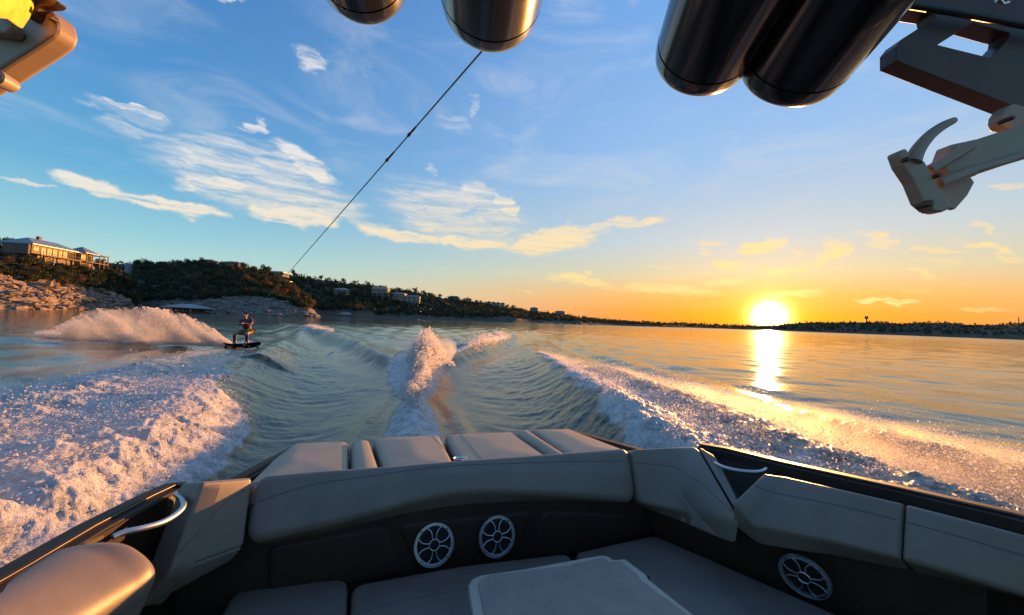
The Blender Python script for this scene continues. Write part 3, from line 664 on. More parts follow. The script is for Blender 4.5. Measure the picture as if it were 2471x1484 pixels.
far_house('ridge_house', 'long low house with pale roof on the ridge left of the lone round tree', 628, 682, 660, 651, 300, 'roofw', 'stuccow', 5, 1, .5)
far_house('ridge_cottage', 'small dark roofed house on the ridge left of the wide cream house', 480, 512, 633, 624, 290, 'rooft', 'stuccow', 3, 1, .5)
far_house('hillside_house', 'small white house with white hip roof, leftmost below the far ridge', 806, 836, 706, 694, 300, 'white', 'stuccow', 3, 1, .4)
far_house('hillside_house', 'white two storey house with a row of windows just below the far ridge', 896, 934, 708, 692, 320, 'white', 'stuccow', 6, 2, .25)
far_house('hillside_mansion', 'large white mansion with tall columns and a lower sunlit wing', 945, 975, 725, 704.5, 330, 'roofw', 'stuccow', 6, 2, .2, wing=13)
far_house('hillside_house', 'grey house in the trees right of the white mansion', 1080, 1107, 728, 713, 430, 'rooft', 'stone', 4, 2, .3)
far_house('hillside_cottage', 'small pale cottage between the grey house and the row of townhouses', 1128, 1137, 729, 719, 430, 'rooft', 'stuccow', 2, 1, .3)
for k in range(4):
    far_house('townhouse', ('first','second','third','last')[k]+' from the left of four joined brown townhouses on the far slope', 1174+k*11, 1184+k*11, 738+k*.8, 726+k*1.1, 460, 'rooft', 'stone', 2, 2, .3)['group'] = 'row of brown townhouses'
far_house('hillside_cottage', 'tiny pale cottage low on the slope right of the townhouses', 1250, 1256, 748, 742.5, 480, 'rooft', 'stuccow', 1)
far_house('hillside_house', 'pale house near the right end of the far slope', 1279, 1297, 749.5, 741, 500, 'rooft', 'stuccow', 3)
far_house('hillside_house', 'low brown house below the ridge, rightmost of all the hillside houses', 1340, 1362, 756, 749.5, 520, 'rooft', 'stone', 3)

# floating docks
def dock(x0, x1, yb, yt, D, label, rm, n=5, wide=9, wall=True):
    a, b = at(x0, yb, D), at(x1, yb, D); wd = abs(b[0]-a[0]); hgt = abs(yb-yt)/F*D
    e = empty('boat_dock', (a[0], a[1], 0), math.atan2(b[1]-a[1], b[0]-a[0])-.25); tag(e, label, 'boat dock')
    MB().box(0, wd, 0, wide, -.2, .45).build('float', M['nose'], e)
    hip(MB(), .3, wd-.3, .3, wide-.3, hgt*.52, hgt*.48, .7, th=.3).build('roof', M[rm], e)
    for k in range(n):
        for yy in (.2, wide-.4): MB().box(.2+k*(wd-.6)/(n-1), .42+k*(wd-.6)/(n-1), yy, yy+.2, .455, hgt*.52-.005).build('post', M['white'], e)
    if wall:
        MB().box(wd*.30, wd*.62, wide*.5, wide-.6, .455, hgt*.48).build('storage_wall', M['stuccow'], e)
        MB().box(wd*.32, wd*.45, wide*.2, wide*.45, .455, 1.5).build('storage_box', M['orange'], e)
        MB().box(0.25, wd-.25, .0, .18, .9, 1.0).build('railing', M['white'], e)
    return e
dk = dock(385, 482, 755, 733, 150, 'floating boat dock with pale blue grey hip roof and white posts below the headland', 'roofw')
dock(815, 847, 763, 751.5, 250, 'small dock with a white canopy roof at the left end of the far beach', 'white', 3, 6, False)
def cruiser(name, P, L, label, rz, canopy):
    e = empty(name, (P[0], P[1], 0), rz); tag(e, label, 'boat')
    st = [(-L/2, .32*L*.5), (0, .34*L*.5), (L*.3, .24*L*.5), (L/2, .02)]
    vs = []; fs = []
    for x, b in st: vs += [(x, -b, .9), (x, -b*.75, -.3), (x, b*.75, -.3), (x, b, .9)]
    for i in range(3):
        for k in range(3): fs.append((i*4+k, i*4+k+1, i*4+4+k+1, i*4+4+k))
        fs.append((i*4+3, i*4, i*4+4, i*4+7))
    fs += [(0, 1, 2, 3), (12, 15, 14, 13)]
    m_ = MB().add(vs, fs); m_.build('hull', M['white'], e)
    MB().box(-L*.3, L*.15, -.22*L*.5, .22*L*.5, .905, 2.0).build('cabin', M['white'], e)
    MB().box(-L*.35, L*.2, -.26*L*.5, .26*L*.5, 2.9, 3.1).build('canopy', M[canopy], e)
    for x in (-L*.33, L*.17):
        for y in (-.2*L*.5, .2*L*.5): MB().box(x, x+.1, y, y+.1, .91, 2.895).build('post', M['white'], e)
cruiser('houseboat', at(1260, 777, 450), 9, 'small houseboat with an orange lit canopy moored against the far beach', .3, 'orange')
cruiser('moored_boat', at(1186, 774, 400), 6, 'small white boat moored left of the orange lit houseboat', .2, 'white')

# towers on the far shore
def far_tower(x, yb, yt, D, label, kind):
    P = at(x, yb, D); h_ = (yb-yt)/F*D; e = empty(kind, (P[0], P[1], P[2]-3)); tag(e, label, 'tower')
    if kind == 'water_tower':
        MB().lathe((0, 0, 0), (0, 0, 1), [(0, 3.4), (h_*.5, 3.0), (h_*.62, 3.2)], 14).build('column', M['steel'], e)
        MB().lathe((0, 0, h_*.62), (0, 0, 1), [(.01, 3.2), (h_*.12, 6.5), (h_*.36, 6.8), (h_*.42, 5.6), (h_*.44, .5)], 18).build('tank', M['steel'], e)
    else:
        t_ = MB()
        for a_, b_ in ((-1, -1), (1, -1), (0, 1)): t_.tube([(a_*1.6, b_*1.6, 0), (0, 0, h_+3)], [.7, .35], 5)
        t_.build('lattice', M['steel'], e)
        for k in range(2): MB().box(-1.6+k*.1, 1.6, -1.6, 1.6, h_*.72+k*3, h_*.72+k*3+1.2).build('antenna_panel', M['steel'], e)
far_tower(2090, 778, 762, 1690, 'flared water tower standing on the far shore right of the sun', 'water_tower')
far_tower(2457, 780, 762, 1500, 'lattice mast at the right end of the far shore', 'radio_mast')
far_tower(1666, 783, 766, 1745, 'thin radio mast, leftmost on the far shore left of the sun', 'radio_mast')
far_tower(1698, 784, 772, 1745, 'short radio mast just right of the thin one on the far shore', 'radio_mast')
for k in range(5):
    P = at(1742+k*9, 790, 1745); e = tag(empty('lakeside_tower', (P[0], P[1], P[2])), 'small square block, one of five alike in a row left of the sun', 'building', 'blocks left of the sun')
    MB().box(-3.2, 3.2, -3, 3, -5, 7+2*(k == 0)).build('wall', M['steel'], e); MB().box(-3.6, 3.6, -3.4, 3.4, 7.01+2*(k == 0), 7.8+2*(k == 0)).build('roof', M['steel'], e)

# ------------------------------------------------------------------ rider
def skin(name, pts, edges, rad_, m, parent, sub=2, root=0):
    me = bpy.data.meshes.new(name); me.from_pydata(pts, edges, []); o = link(name, me, m, parent)
    o.modifiers.new('skin', 'SKIN'); o.modifiers['skin'].use_smooth_shade = True
    for i, rr in enumerate(rad_): me.skin_vertices[0].data[i].radius = (rr, rr) if not hasattr(rr, '__len__') else rr
    me.skin_vertices[0].data[root].use_root = True
    sb = o.modifiers.new('sub', 'SUBSURF'); sb.levels = sub; sb.render_levels = sub
    return o
G = ground(578, 838)
for _ in range(3): G = ground(578, 838, float(wake(np.array([G[0]]), np.array([G[1]]))[0])+.05)
zr = float(wake(np.array([G[0]]), np.array([G[1]]))[0])+.09
person = empty('person', (G[0], G[1], zr)); person.rotation_euler = (0, R_(-5), 0); tag(person, 'wakeboarder in maroon vest and olive shorts crouching on a board and holding the tow handle', 'person')
pts = []; ed = []; rd = []
def pt(p, r_, par=None):
    pts.append(tuple(p)); rd.append(r_)
    if par is not None: ed.append((par, len(pts)-1))
    return len(pts)-1
pel = pt((.34, .02, .58), .125); ab = pt((.33, -.02, .74), .115, pel); ch = pt((.32, -.04, .93), (.16, .12), ab); nb = pt((.31, -.05, 1.06), .065, ch)
nk = pt((.305, -.06, 1.115), .052, nb); hd = pt((.295, -.075, 1.20), (.072, .088), nk); ht = pt((.29, -.07, 1.29), (.062, .075), hd)
jaw = pt((.295, -.125, 1.165), .036, hd); nose_ = pt((.295, -.172, 1.205), .012, hd)
HN = []
for sx, el_, wr_ in ((-1, (.06, -.10, .85), (.29, -.34, .90)), (1, (.57, -.10, .86), (.41, -.34, .90))):
    sh = pt((.32+sx*.19, -.03, 1.02), .068, ch); e_ = pt(el_, .045, sh); wv = pt(wr_, .030, e_)
    pm = pt((wr_[0]+sx*.0-sx*-.0, wr_[1]-.06, wr_[2]), (.038, .022), wv)
    for k in range(4):
        fx = wr_[0]+(-.03+k*.02); L_ = (.034, .04, .038, .03)[k]
        k1 = pt((fx, wr_[1]-.095, wr_[2]+.012), .0095, pm); k2 = pt((fx, wr_[1]-.095-L_*.6, wr_[2]-.012), .0085, k1); pt((fx, wr_[1]-.085, wr_[2]-.036), .0075, k2)
    t1 = pt((wr_[0]-sx*.042, wr_[1]-.05, wr_[2]-.008), .011, pm); pt((wr_[0]-sx*.03, wr_[1]-.09, wr_[2]-.034), .009, t1)
hl = pt((.24, 0, .55), .10, pel); kl = pt((-.05, -.22, .52), .066, hl); cl = pt((-.10, -.12, .36), .055, kl); al = pt((-.17, -.04, .15), .038, cl); fl = pt((-.19, -.16, .10), .035, al)
hr_ = pt((.44, 0, .55), .10, pel); kr = pt((.50, -.30, .50), .066, hr_); cr_ = pt((.45, -.22, .34), .055, kr); ar = pt((.37, -.12, .15), .038, cr_); fr_ = pt((.38, -.24, .10), .035, ar)
skin('body', pts, ed, rd, M['skin'], person)
skin('vest', [(.335, -.01, .64), (.33, -.02, .76), (.32, -.04, .94), (.31, -.045, 1.03), (.13, -.03, 1.02), (.08, -.08, .89), (.51, -.03, 1.02), (.56, -.08, .89)], [(0, 1), (1, 2), (2, 3), (2, 4), (4, 5), (2, 6), (6, 7)],
     [.13, .135, (.185, .14), .10, .085, .062, .085, .062], M['shirt'], person, root=2)
skin('shorts', [(.34, .02, .60), (.23, -.01, .55), (.04, -.16, .53), (.45, -.01, .55), (.485, -.22, .51)], [(0, 1), (1, 2), (0, 3), (3, 4)], [.15, .125, .09, .125, .095], M['shorts'], person, root=0)
skin('trouser_leg', [(-.04, -.22, .51), (-.10, -.12, .36), (-.165, -.045, .17)], [(0, 1), (1, 2)], [.074, .062, .046], M['leg'], person)
skin('trouser_leg', [(.50, -.29, .49), (.45, -.22, .34), (.375, -.125, .17)], [(0, 1), (1, 2)], [.074, .062, .046], M['boot'], person)
skin('hair', [(.29, -.055, 1.235), (.285, -.05, 1.305), (.285, .0, 1.22)], [(0, 1), (0, 2)], [(.085, .09), .062, .07], M['hair'], person)
for sx in (-1, 1):
    MB().lathe((.295+sx*.028, -.155, 1.215), (0, -1, 0), [(0, .011), (.006, .008), (.009, .001)], 8).build('eye', M['hair'], person)
    MB().lathe((.295+sx*.078, -.07, 1.20), (sx, 0, 0), [(-.01, .024), (.008, .022), (.012, .008)], 8).build('ear', M['skin'], person)
MB().box(.275, .317, -.166, -.155, 1.163, 1.172).build('mouth', M['shirt'], person)
for P_ in ((-.17, -.04), (.37, -.12)):
    MB().tube([(P_[0], P_[1]+.03, .02), (P_[0], P_[1]+.01, .24)], [.075, .06], 12).tube([(P_[0], P_[1]+.05, .06), (P_[0]-.02, P_[1]-.20, .05)], [.06, .045], 12).build('boot', M['boot'], person, smooth=True)
wb = empty('wakeboard', (G[0], G[1]-.08, zr+.03)); wb.rotation_euler = (-.5, 0, 0); tag(wb, 'glossy black wakeboard under the rider, cutting through the water', 'wakeboard')
n_ = 17; vs = []; fs = []
for i in range(n_):
    s_ = i/(n_-1)*2-1; x_ = .12+s_*.72; hwid = .21*math.sqrt(max(.02, 1-abs(s_)**3.2)); zz = -.03+.13*abs(s_)**2.4+.05*s_
    vs += [(x_, -hwid, zz), (x_, hwid, zz), (x_, hwid*.96, zz+.03), (x_, -hwid*.96, zz+.03)]
for i in range(n_-1):
    for k in range(4): fs.append((i*4+k, i*4+(k+1) % 4, i*4+4+(k+1) % 4, i*4+4+k))
fs += [(3, 2, 1, 0), tuple((n_-1)*4+k for k in range(4))]
MB().add(vs, fs).build('deck', M['board'], wb)
for x_ in (-.52, .74): MB().box(x_, x_+.10, -.006, .006, -.11, -.02).build('fin', M['board'], wb)
for x_ in (-.17, .37): MB().box(x_-.07, x_+.07, -.13, .13, .0, .025).build('binding_plate', M['steel'], wb, bevel=.006)

# ------------------------------------------------------------------ tow rope
hand = np.array([G[0]+.35, G[1]-.44, zr+.895]); tow = at(1190, 92, 1.22)
rope = empty('tow_rope', tuple(tow)); tag(rope, 'thin teal tow rope stretched from the tower to the rider with two dark knots', 'rope')
def rp(s): P = tow+(hand-tow)*s; P = P-np.array([0, 0, .22*4*s*(1-s)*.12]); return P-tow
MB().tube([rp(s) for s in np.linspace(0, .985, 60)**1.6], .0032, 7).build('line', M['rope'], rope)
def s_at(px):
    a_, b_ = 0, .9
    for _ in range(40):
        mm = (a_+b_)/2; P = rp(mm)+tow-CAM; x_ = CX+F*(P@RT)/(P@FW)
        if x_ > px: a_ = mm
        else: b_ = mm
    return a_
for xa, xb in ((1004, 983), (951, 930)):
    s0, s1 = s_at(xa), s_at(xb)
    MB().tube([rp(s) for s in np.linspace(s0, s1, 7)], [.004, .0045, .005, .0048, .0055, .0085, .003], 8).build('knot', M['ropek'], rope)
hb = hand-tow
MB().tube([rp(.985), hb+[-.13, 0, 0]], .004, 5).tube([rp(.985), hb+[.13, 0, 0]], .004, 5).build('bridle', M['ropek'], rope)
MB().tube([hb+[-.19, 0, 0], hb+[.19, 0, 0]], .013, 8).build('handle', M['ropek'], rope)

# ------------------------------------------------------------------ the boat
boat = empty('motorboat'); boat.matrix_world = Matrix(((bu[0], bv[0], bw[0], bo[0]), (bu[1], bv[1], bw[1], bo[1]), (bu[2], bv[2], bw[2], bo[2]), (0, 0, 0, 1)))
tag(boat, 'open motorboat stern with grey vinyl seating, dark gunwales and a tower carrying black speakers', 'motorboat')
def resample(P, n):
    P = np.array(P, float); d_ = np.r_[0, np.cumsum(np.linalg.norm(np.diff(P, axis=0), axis=1))]; s = np.linspace(0, d_[-1], n)
    return np.stack([np.interp(s, d_, P[:, k]) for k in range(3)], 1)
def smooth_line(P, it=2):
    P = [np.array(p, float) for p in P]
    for _ in range(it):
        q = [P[0]]
        for a_, b_ in zip(P[:-1], P[1:]): q += [a_*.75+b_*.25, a_*.25+b_*.75]
        q.append(P[-1]); P = q
    return np.array(P)
CB = np.array([0, 0, BH])
def pillow(name, top, bot, m, parent=None, r_=.03, Rc=.05, thick=.08, puff=.012, n=48, k=26, seams=(), label=None, curve=0, face=None):
    T = resample(smooth_line(top, 2) if curve else top, 240); B = resample(smooth_line(bot, 2) if curve else bot, 240)
    A_ = np.mean(np.linalg.norm(T[1:]-T[:-1], axis=1))*239/2*.5+np.mean(np.linalg.norm(B[1:]-B[:-1], axis=1))*239/2*.5
    H_ = np.mean(np.linalg.norm(T-B, axis=1))/2
    Rc = min(Rc, A_*.9, H_*.9)
    def spc(n_, half):                                         # denser towards the edges
        u_ = np.linspace(-1, 1, n_); e_ = np.sign(u_)*(1-(1-np.abs(u_))**1.7); return e_*half
    xa, yb = np.meshgrid(spc(n, A_), spc(k, H_), indexing='ij')
    qx = np.maximum(np.abs(xa)-(A_-Rc), 0); qy = np.maximum(np.abs(yb)-(H_-Rc), 0)
    # square corner -> arc
    mx_ = np.maximum(qx, qy); ln = np.hypot(qx, qy)+1e-9; f_ = np.where(mx_ > 0, mx_/ln, 1)
    xs_ = np.sign(xa)*(np.minimum(np.abs(xa), A_-Rc)+qx*f_); ys_ = np.sign(yb)*(np.minimum(np.abs(yb), H_-Rc)+qy*f_)
    qx, qy = np.maximum(np.abs(xs_)-(A_-Rc), 0), np.maximum(np.abs(ys_)-(H_-Rc), 0)
    dist_ = np.where((qx > 0) & (qy > 0), Rc-np.hypot(qx, qy), np.minimum(A_-np.abs(xs_), H_-np.abs(ys_))); dist_ = np.maximum(dist_, 0)
    s = (xs_/A_+1)/2; tt = (ys_/H_+1)/2
    ix = np.clip(s*239, 0, 238.999); i0 = ix.astype(int); fr_ = (ix-i0)[..., None]
    Tp = T[i0]*(1-fr_)+T[i0+1]*fr_; Bp = B[i0]*(1-fr_)+B[i0+1]*fr_
    P = Tp+(Bp-Tp)*tt[..., None]
    du = (T[np.minimum(i0+6, 239)]-T[np.maximum(i0-6, 0)]); dv_ = Bp-Tp
    N = np.cross(du, dv_); N /= np.linalg.norm(N, axis=-1, keepdims=True)+1e-9
    fc = np.array(face, float) if face is not None else CB-P.reshape(-1, 3).mean(0)
    if (N.reshape(-1, 3).mean(0)@fc) < 0: N = -N
    e_ = np.clip(dist_/r_, 0, 1); off = -r_*(1-np.sqrt(np.maximum(0, 1-(1-e_)**2)))+puff*np.clip(dist_/min(A_, H_), 0, 1)**.8
    V = (P+N*off[..., None]).reshape(-1, 3)
    I = np.arange(n-1)[:, None]*k+np.arange(k-1)[None]; fs = np.stack([I, I+k, I+k+1, I+1], -1).reshape(-1, 4).tolist()
    rim = [i*k for i in range(n)]+[(n-1)*k+j for j in range(1, k)]+[i*k+k-1 for i in range(n-2, -1, -1)]+[j for j in range(k-2, 0, -1)]
    bk = len(V); V = np.vstack([V, [V[i]-N.reshape(-1, 3)[i]*thick for i in rim]])
    nr = len(rim); fs += [[rim[i], rim[(i+1) % nr], bk+(i+1) % nr, bk+i] for i in range(nr)]; fs.append(list(range(bk, bk+nr)))
    mb = MB(); mb.v = [tuple(v) for v in V]; mb.f = [tuple(f) for f in fs]
    o = mb.build(name, m, parent or boat, smooth=True)
    if label: o['label'] = label
    for sm in seams:                                           # list of (s,t) points: a stitched seam lying on the face
        L_ = []
        sm = np.array(sm, float)
        for q in np.linspace(0, len(sm)-1, 40):
            a_ = min(int(q), len(sm)-2); g = q-a_; s1, t1 = sm[a_]*(1-g)+sm[a_+1]*g
            ii_ = min(int(s1*239), 238); pp = T[ii_]+(B[ii_]-T[ii_])*t1; N0 = np.cross(T[min(ii_+6, 239)]-T[max(ii_-6, 0)], B[ii_]-T[ii_]); N0 /= np.linalg.norm(N0)
            if N0@fc < 0: N0 = -N0
            dd_ = min(s1*2*A_, (1-s1)*2*A_, t1*2*H_, (1-t1)*2*H_); e1 = min(dd_/r_, 1)
            L_.append(pp+N0*(-r_*(1-math.sqrt(max(0, 1-(1-e1)**2)))+puff*min(1, dd_/min(A_, H_))**.8+.0002))
        MB().tube(L_, .0019, 5).build('seam', M['thread'], o)
    return o
# rear backrest
tp = [Q(612, 1147, 'w', -.0), Q(760, 1133, 'w', 0), Q(900, 1124, 'w', 0), Q(1130, 1105, 'w', 0), Q(1330, 1092, 'w', 0), Q(1522, 1080, 'w', .0)]
bt = [Q(588, 1316, 'v', 2.20), Q(760, 1276, 'v', 2.2), Q(900, 1240, 'v', 2.2), Q(1010, 1207, 'v', 2.2), Q(1090, 1189, 'v', 2.2), Q(1170, 1184, 'v', 2.2), Q(1320, 1193, 'v', 2.2), Q(1537, 1214, 'v', 2.2)]
pillow('backrest', tp, bt, M['vinyl'], r_=.035, Rc=.07, thick=.09, puff=.02, n=90, k=30, curve=1, seams=[[(.02, .42), (.10, .30), (.14, .26), (.35, .22), (.6, .26), (.8, .24), (.985, .26)]])
# cup holder behind the backrest
ck = empty('cup_holder', tuple(Q(1110, 1100, 'w', .0)), 0, boat)
MB().lathe((0, 0, -.078), (0, 0, 1), [(0, .030), (.055, .034), (.062, .042), (.066, .044), (.067, .038), (.062, .035), (.01, .030), (.008, .0)], 32, cap0=True, cap1=False).build('cup_ring', M['chrome'], ck, smooth=True)
# sun pad cushions
WP = -.065
def pad(far_, near_, n, **kw):
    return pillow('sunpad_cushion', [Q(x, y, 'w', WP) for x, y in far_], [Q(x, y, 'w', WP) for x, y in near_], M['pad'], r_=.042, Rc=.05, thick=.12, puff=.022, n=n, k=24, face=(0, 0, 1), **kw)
pad([(655, 1116), (712, 1068), (842, 1063)], [(590, 1172), (640, 1166), (842, 1152)], 30, label='leftmost wide sunpad cushion')
pad([(846, 1064), (893, 1063)], [(846, 1152), (924, 1145)], 16)
pad([(898, 1056), (1062, 1049)], [(929, 1145), (1103, 1128)], 30, seams=[[(.86, .06), (.99, .72)]])
pad([(1072, 1048), (1235, 1041)], [(1110, 1126), (1338, 1109)], 30, seams=[[(.22, .03), (.25, .97)]])
pad([(1240, 1041), (1278, 1039)], [(1343, 1109), (1378, 1106)], 16)
pad([(1283, 1037), (1372, 1034)], [(1383, 1106), (1550, 1100)], 30, label='rightmost wide sunpad cushion')
# corner cushions
a1, a2 = Q(487, 1163, 'w', .055), Q(610, 1151, 'w', -.0); b1, b2 = Q(325, 1482, 'w', -.40), Q(590, 1318, 'v', 2.20)
mid1 = Q(408, 1385, 'w', -.26)
pillow('corner_cushion', [a1, a2], [mid1, b2], M['vinyl'], r_=.016, Rc=.022, thick=.10, puff=.006, n=36, k=36, seams=[[(.02, .80), (.20, .62), (.36, .42), (.62, .26), (.97, .16)]], label='left corner cushion with a sunlit face')
pillow('corner_cushion', [mid1, b2], [b1, Q(560, 1352, 'v', 2.19)], M['vinyl'], r_=.016, Rc=.03, thick=.08, puff=.004, n=36, k=20, label='lower part of the left corner cushion')
c1 = Q(450, 1168, 'w', .03)
pillow('corner_cushion', [c1, a1], [Q(318, 1478, 'w', -.40), mid1+np.array([.0, 0, 0])], M['vinyl'], r_=.014, Rc=.03, thick=.07, puff=.006, n=20, k=40, label='shaded front strip of the left corner cushion')
pillow('corner_cushion', [Q(1524, 1085, 'w', .0), Q(1600, 1078, 'w', .012), Q(1682, 1075, 'w', .02)], [Q(1537, 1214, 'v', 2.2), Q(1660, 1236, 'v', 1.95), Q(1792, 1264, 'w', -.20)], M['vinyl'], r_=.022, Rc=.05, thick=.10, puff=.012, n=40, k=34,
       seams=[[(.03, .25), (.5, .34), (.80, .62), (.97, .9)]], label='right corner cushion')
pillow('corner_cushion', [Q(1684, 1077, 'w', .02), Q(1722, 1098, 'w', .0)], [Q(1793, 1262, 'w', -.20), Q(1806, 1258, 'w', -.205)], M['vinyl'], r_=.012, Rc=.02, thick=.05, puff=.003, n=12, k=30, label='narrow side of the right corner cushion')
# side bolsters
BLt = [Q(300, 1290, 'w', .0), Q(205, 1315, 'w', .0), Q(0, 1440, 'w', .0), Q(-300, 1640, 'w', .0)]
BLm = [Q(395, 1375, 'w', -.12), Q(270, 1458, 'w', -.12), Q(60, 1600, 'w', -.12), Q(-240, 1830, 'w', -.12)]
def roundend(P, Qm, depth_):                                   # the bolster is a roll: top, nose, underside
    P = resample(P, 30); Qm = resample(Qm, 30); return P, Qm
P_, Q_ = roundend(BLt, BLm, 0)
ax_ = P_[-1]-P_[0]; ax_ /= np.linalg.norm(ax_)
def roll(name, top, nose, drop, back, m, label=None, n=40, seam_t=.0, Rend=.06):
    top = resample(top, n); nose = resample(nose, n); V = []; prof = 26
    for i in range(n):
        d0 = np.linalg.norm(top[i]-top[0]); d1 = np.linalg.norm(top[i]-top[-1]); e_ = min(d0, d1, Rend)/Rend
        sh = math.sqrt(max(0.0, 1-(1-e_)**2))*.28+.72 if e_ < 1 else 1.0
        t_, n2 = top[i], nose[i]; lo = n2+np.array([(t_[0]-n2[0])*.35, 0, -drop]); bk_ = t_+np.array([np.sign(t_[0]-n2[0])*back, 0, -.01]); c_ = (t_+n2+lo)/3
        ctl = np.array([bk_, t_*.8+bk_*.2, t_*.55+n2*.45+(t_-lo)*.10, n2*.98+t_*.02+(n2-c_)*.06, n2*.5+lo*.5+(n2-c_)*.02, lo, lo+np.array([np.sign(t_[0]-n2[0])*back, 0, 0])])
        cc = resample(smooth_line(ctl, 3), prof); cc = c_+(cc-c_)*sh; V.append(cc)
    V = np.array(V); mb = MB(); k_ = prof; fs = [(i*k_+j, i*k_+j+1, (i+1)*k_+j+1, (i+1)*k_+j) for i in range(n-1) for j in range(k_-1)]
    fs += [tuple(range(k_)), tuple((n-1)*k_+j for j in range(k_-1, -1, -1))]
    mb.add(V.reshape(-1, 3), fs); o = mb.build(name, m, boat, smooth=True)
    j = int(prof*.62); MB().tube([V[i, j]+(V[i, j]-V[i].mean(0))*.012 for i in range(2, n-1)], .0014, 5).build('seam', M['thread'], o)
    if label: o['label'] = label
    return o
roll('side_bolster', BLt, BLm, .17, .09, M['vinyl'], 'left side bolster lit orange by the low sun')
pillow('side_bolster', [Q(1842, 1140, 'w', .0), Q(1900, 1148, 'w', .0), Q(2040, 1180, 'w', .0), Q(2180, 1213, 'w', .0)], [Q(1766, 1210, 'w', -.10), Q(1815, 1266, 'w', -.2), Q(2000, 1305, 'w', -.2), Q(2172, 1350, 'w', -.2)], M['vinyl'], r_=.022, Rc=.015, thick=.11, puff=.012, n=60, k=30,
       seams=[[(.03, .42), (.5, .36), (.97, .34)]], label='right side bolster beside the grab handle')
pillow('side_bolster', [Q(2181, 1213, 'w', .0), Q(2330, 1252, 'w', .0), Q(2470, 1290, 'w', .0), Q(2900, 1400, 'w', .02)], [Q(2173, 1350, 'w', -.2), Q(2320, 1394, 'w', -.2), Q(2480, 1445, 'w', -.2), Q(2950, 1600, 'w', -.2)], M['vinyl'], r_=.022, Rc=.015, thick=.11, puff=.012, n=60, k=30,
       seams=[[(.02, .34), (.97, .34)]], label='long right side bolster nearest the camera')
# gunwales
def gunwale(pts_, side, label, nm='gunwale'):
    V = []; n = len(pts_)
    P = [np.array(p, float) for p in pts_]
    for i, p_ in enumerate(P):
        tg = P[min(i+1, n-1)]-P[max(i-1, 0)]; tg /= np.linalg.norm(tg); inn = np.cross(tg, [0, 0, 1.])*(1 if side < 0 else -1)*(1 if tg[1] > 0 else -1); inn[2] = 0; inn /= np.linalg.norm(inn)
        V += [p_+inn*-.05+[0, 0, -1.15], p_+inn*-.085+[0, 0, -.45], p_+inn*-.03+[0, 0, -.05], p_+inn*-.008+[0, 0, -.008], p_, p_+inn*.055+[0, 0, .002], p_+inn*.066+[0, 0, -.010], p_+inn*.095+[0, 0, -.014], p_+inn*.105+[0, 0, -.03], p_+inn*.135+[0, 0, -.42], p_+inn*.135+[0, 0, -1.1]]
    k_ = 11; fs = [(i*k_+j, i*k_+j+1, (i+1)*k_+j+1, (i+1)*k_+j) for i in range(n-1) for j in range(k_-1)]
    fs += [tuple(range(k_)), tuple((n-1)*k_+j for j in range(k_-1, -1, -1))]
    o = MB().add(V, fs).build(nm, M['gel'], boat, smooth=True); o['label'] = label
    strip_ = [np.array(V[i*k_+5])*.2+np.array(V[i*k_+6])*.8+[0, 0, .006] for i in range(n)]
    MB().tube(strip_, .0022, 8).build('trim_strip', M['trim'], o, smooth=True)
    return o
GL = [(-.98, -1.6, .13), (-1.03, 0, .06), Q(-300, 1530, 'w', .02), Q(0, 1370, 'w', 0), Q(180, 1270, 'w', 0), Q(330, 1196, 'w', 0), Q(400, 1166, 'w', 0), Q(450, 1161, 'w', -.004)]
gunwale(GL, -1, 'dark left gunwale')
GR = [(2.25, -1.6, .20), (2.33, 0, .12), Q(2900, 1345, 'w', .07), Q(2470, 1236, 'w', .04), Q(2180, 1172, 'w', .02), Q(1900, 1112, 'w', .01), Q(1760, 1079, 'w', .01), Q(1692, 1068, 'w', .012)]
gunwale(GR, 1, 'dark right gunwale')
GLa = [Q(470, 1200, 'w', -.12), Q(545, 1160, 'w', -.12), Q(620, 1120, 'w', -.12), Q(706, 1076, 'w', -.12), Q(718, 1071, 'w', -.13)]
GRa = [Q(1640, 1110, 'w', -.12), Q(1560, 1085, 'w', -.12), Q(1470, 1061, 'w', -.12), Q(1378, 1036, 'w', -.12), Q(1370, 1034, 'w', -.13)]
gunwale(GLa, -1, 'lower left gunwale beside the sunpad', 'aft_gunwale'); gunwale(GRa, 1, 'lower right gunwale beside the sunpad', 'aft_gunwale')
# stern deck, transom, floor
d0, d1 = np.array(GLa[-1]), np.array(GRa[-1])
MB().add([(-.88, 2.30, -.205), (2.0, 2.30, -.205), (d1[0]-.06, d1[1], -.205), (d0[0]+.06, d0[1], -.205), (-.88, 2.30, -1.2), (2.0, 2.30, -1.2), (d1[0]-.1, d1[1]-.1, -1.2), (d0[0]+.1, d0[1]-.1, -1.2)],
         [(0, 1, 2, 3), (4, 7, 6, 5), (0, 4, 5, 1), (1, 5, 6, 2), (2, 6, 7, 3), (3, 7, 4, 0)]).build('stern_deck', M['gel'], boat)
MB().box(-.95, 2.25, -1.6, 2.295, -1.1, -1.05).build('floor', M['carpet'], boat)
MB().box(-.6, 1.7, d0[1]-.05, d0[1]+.5, -.78, -.70).build('swim_platform', M['gel'], boat, bevel=.02)
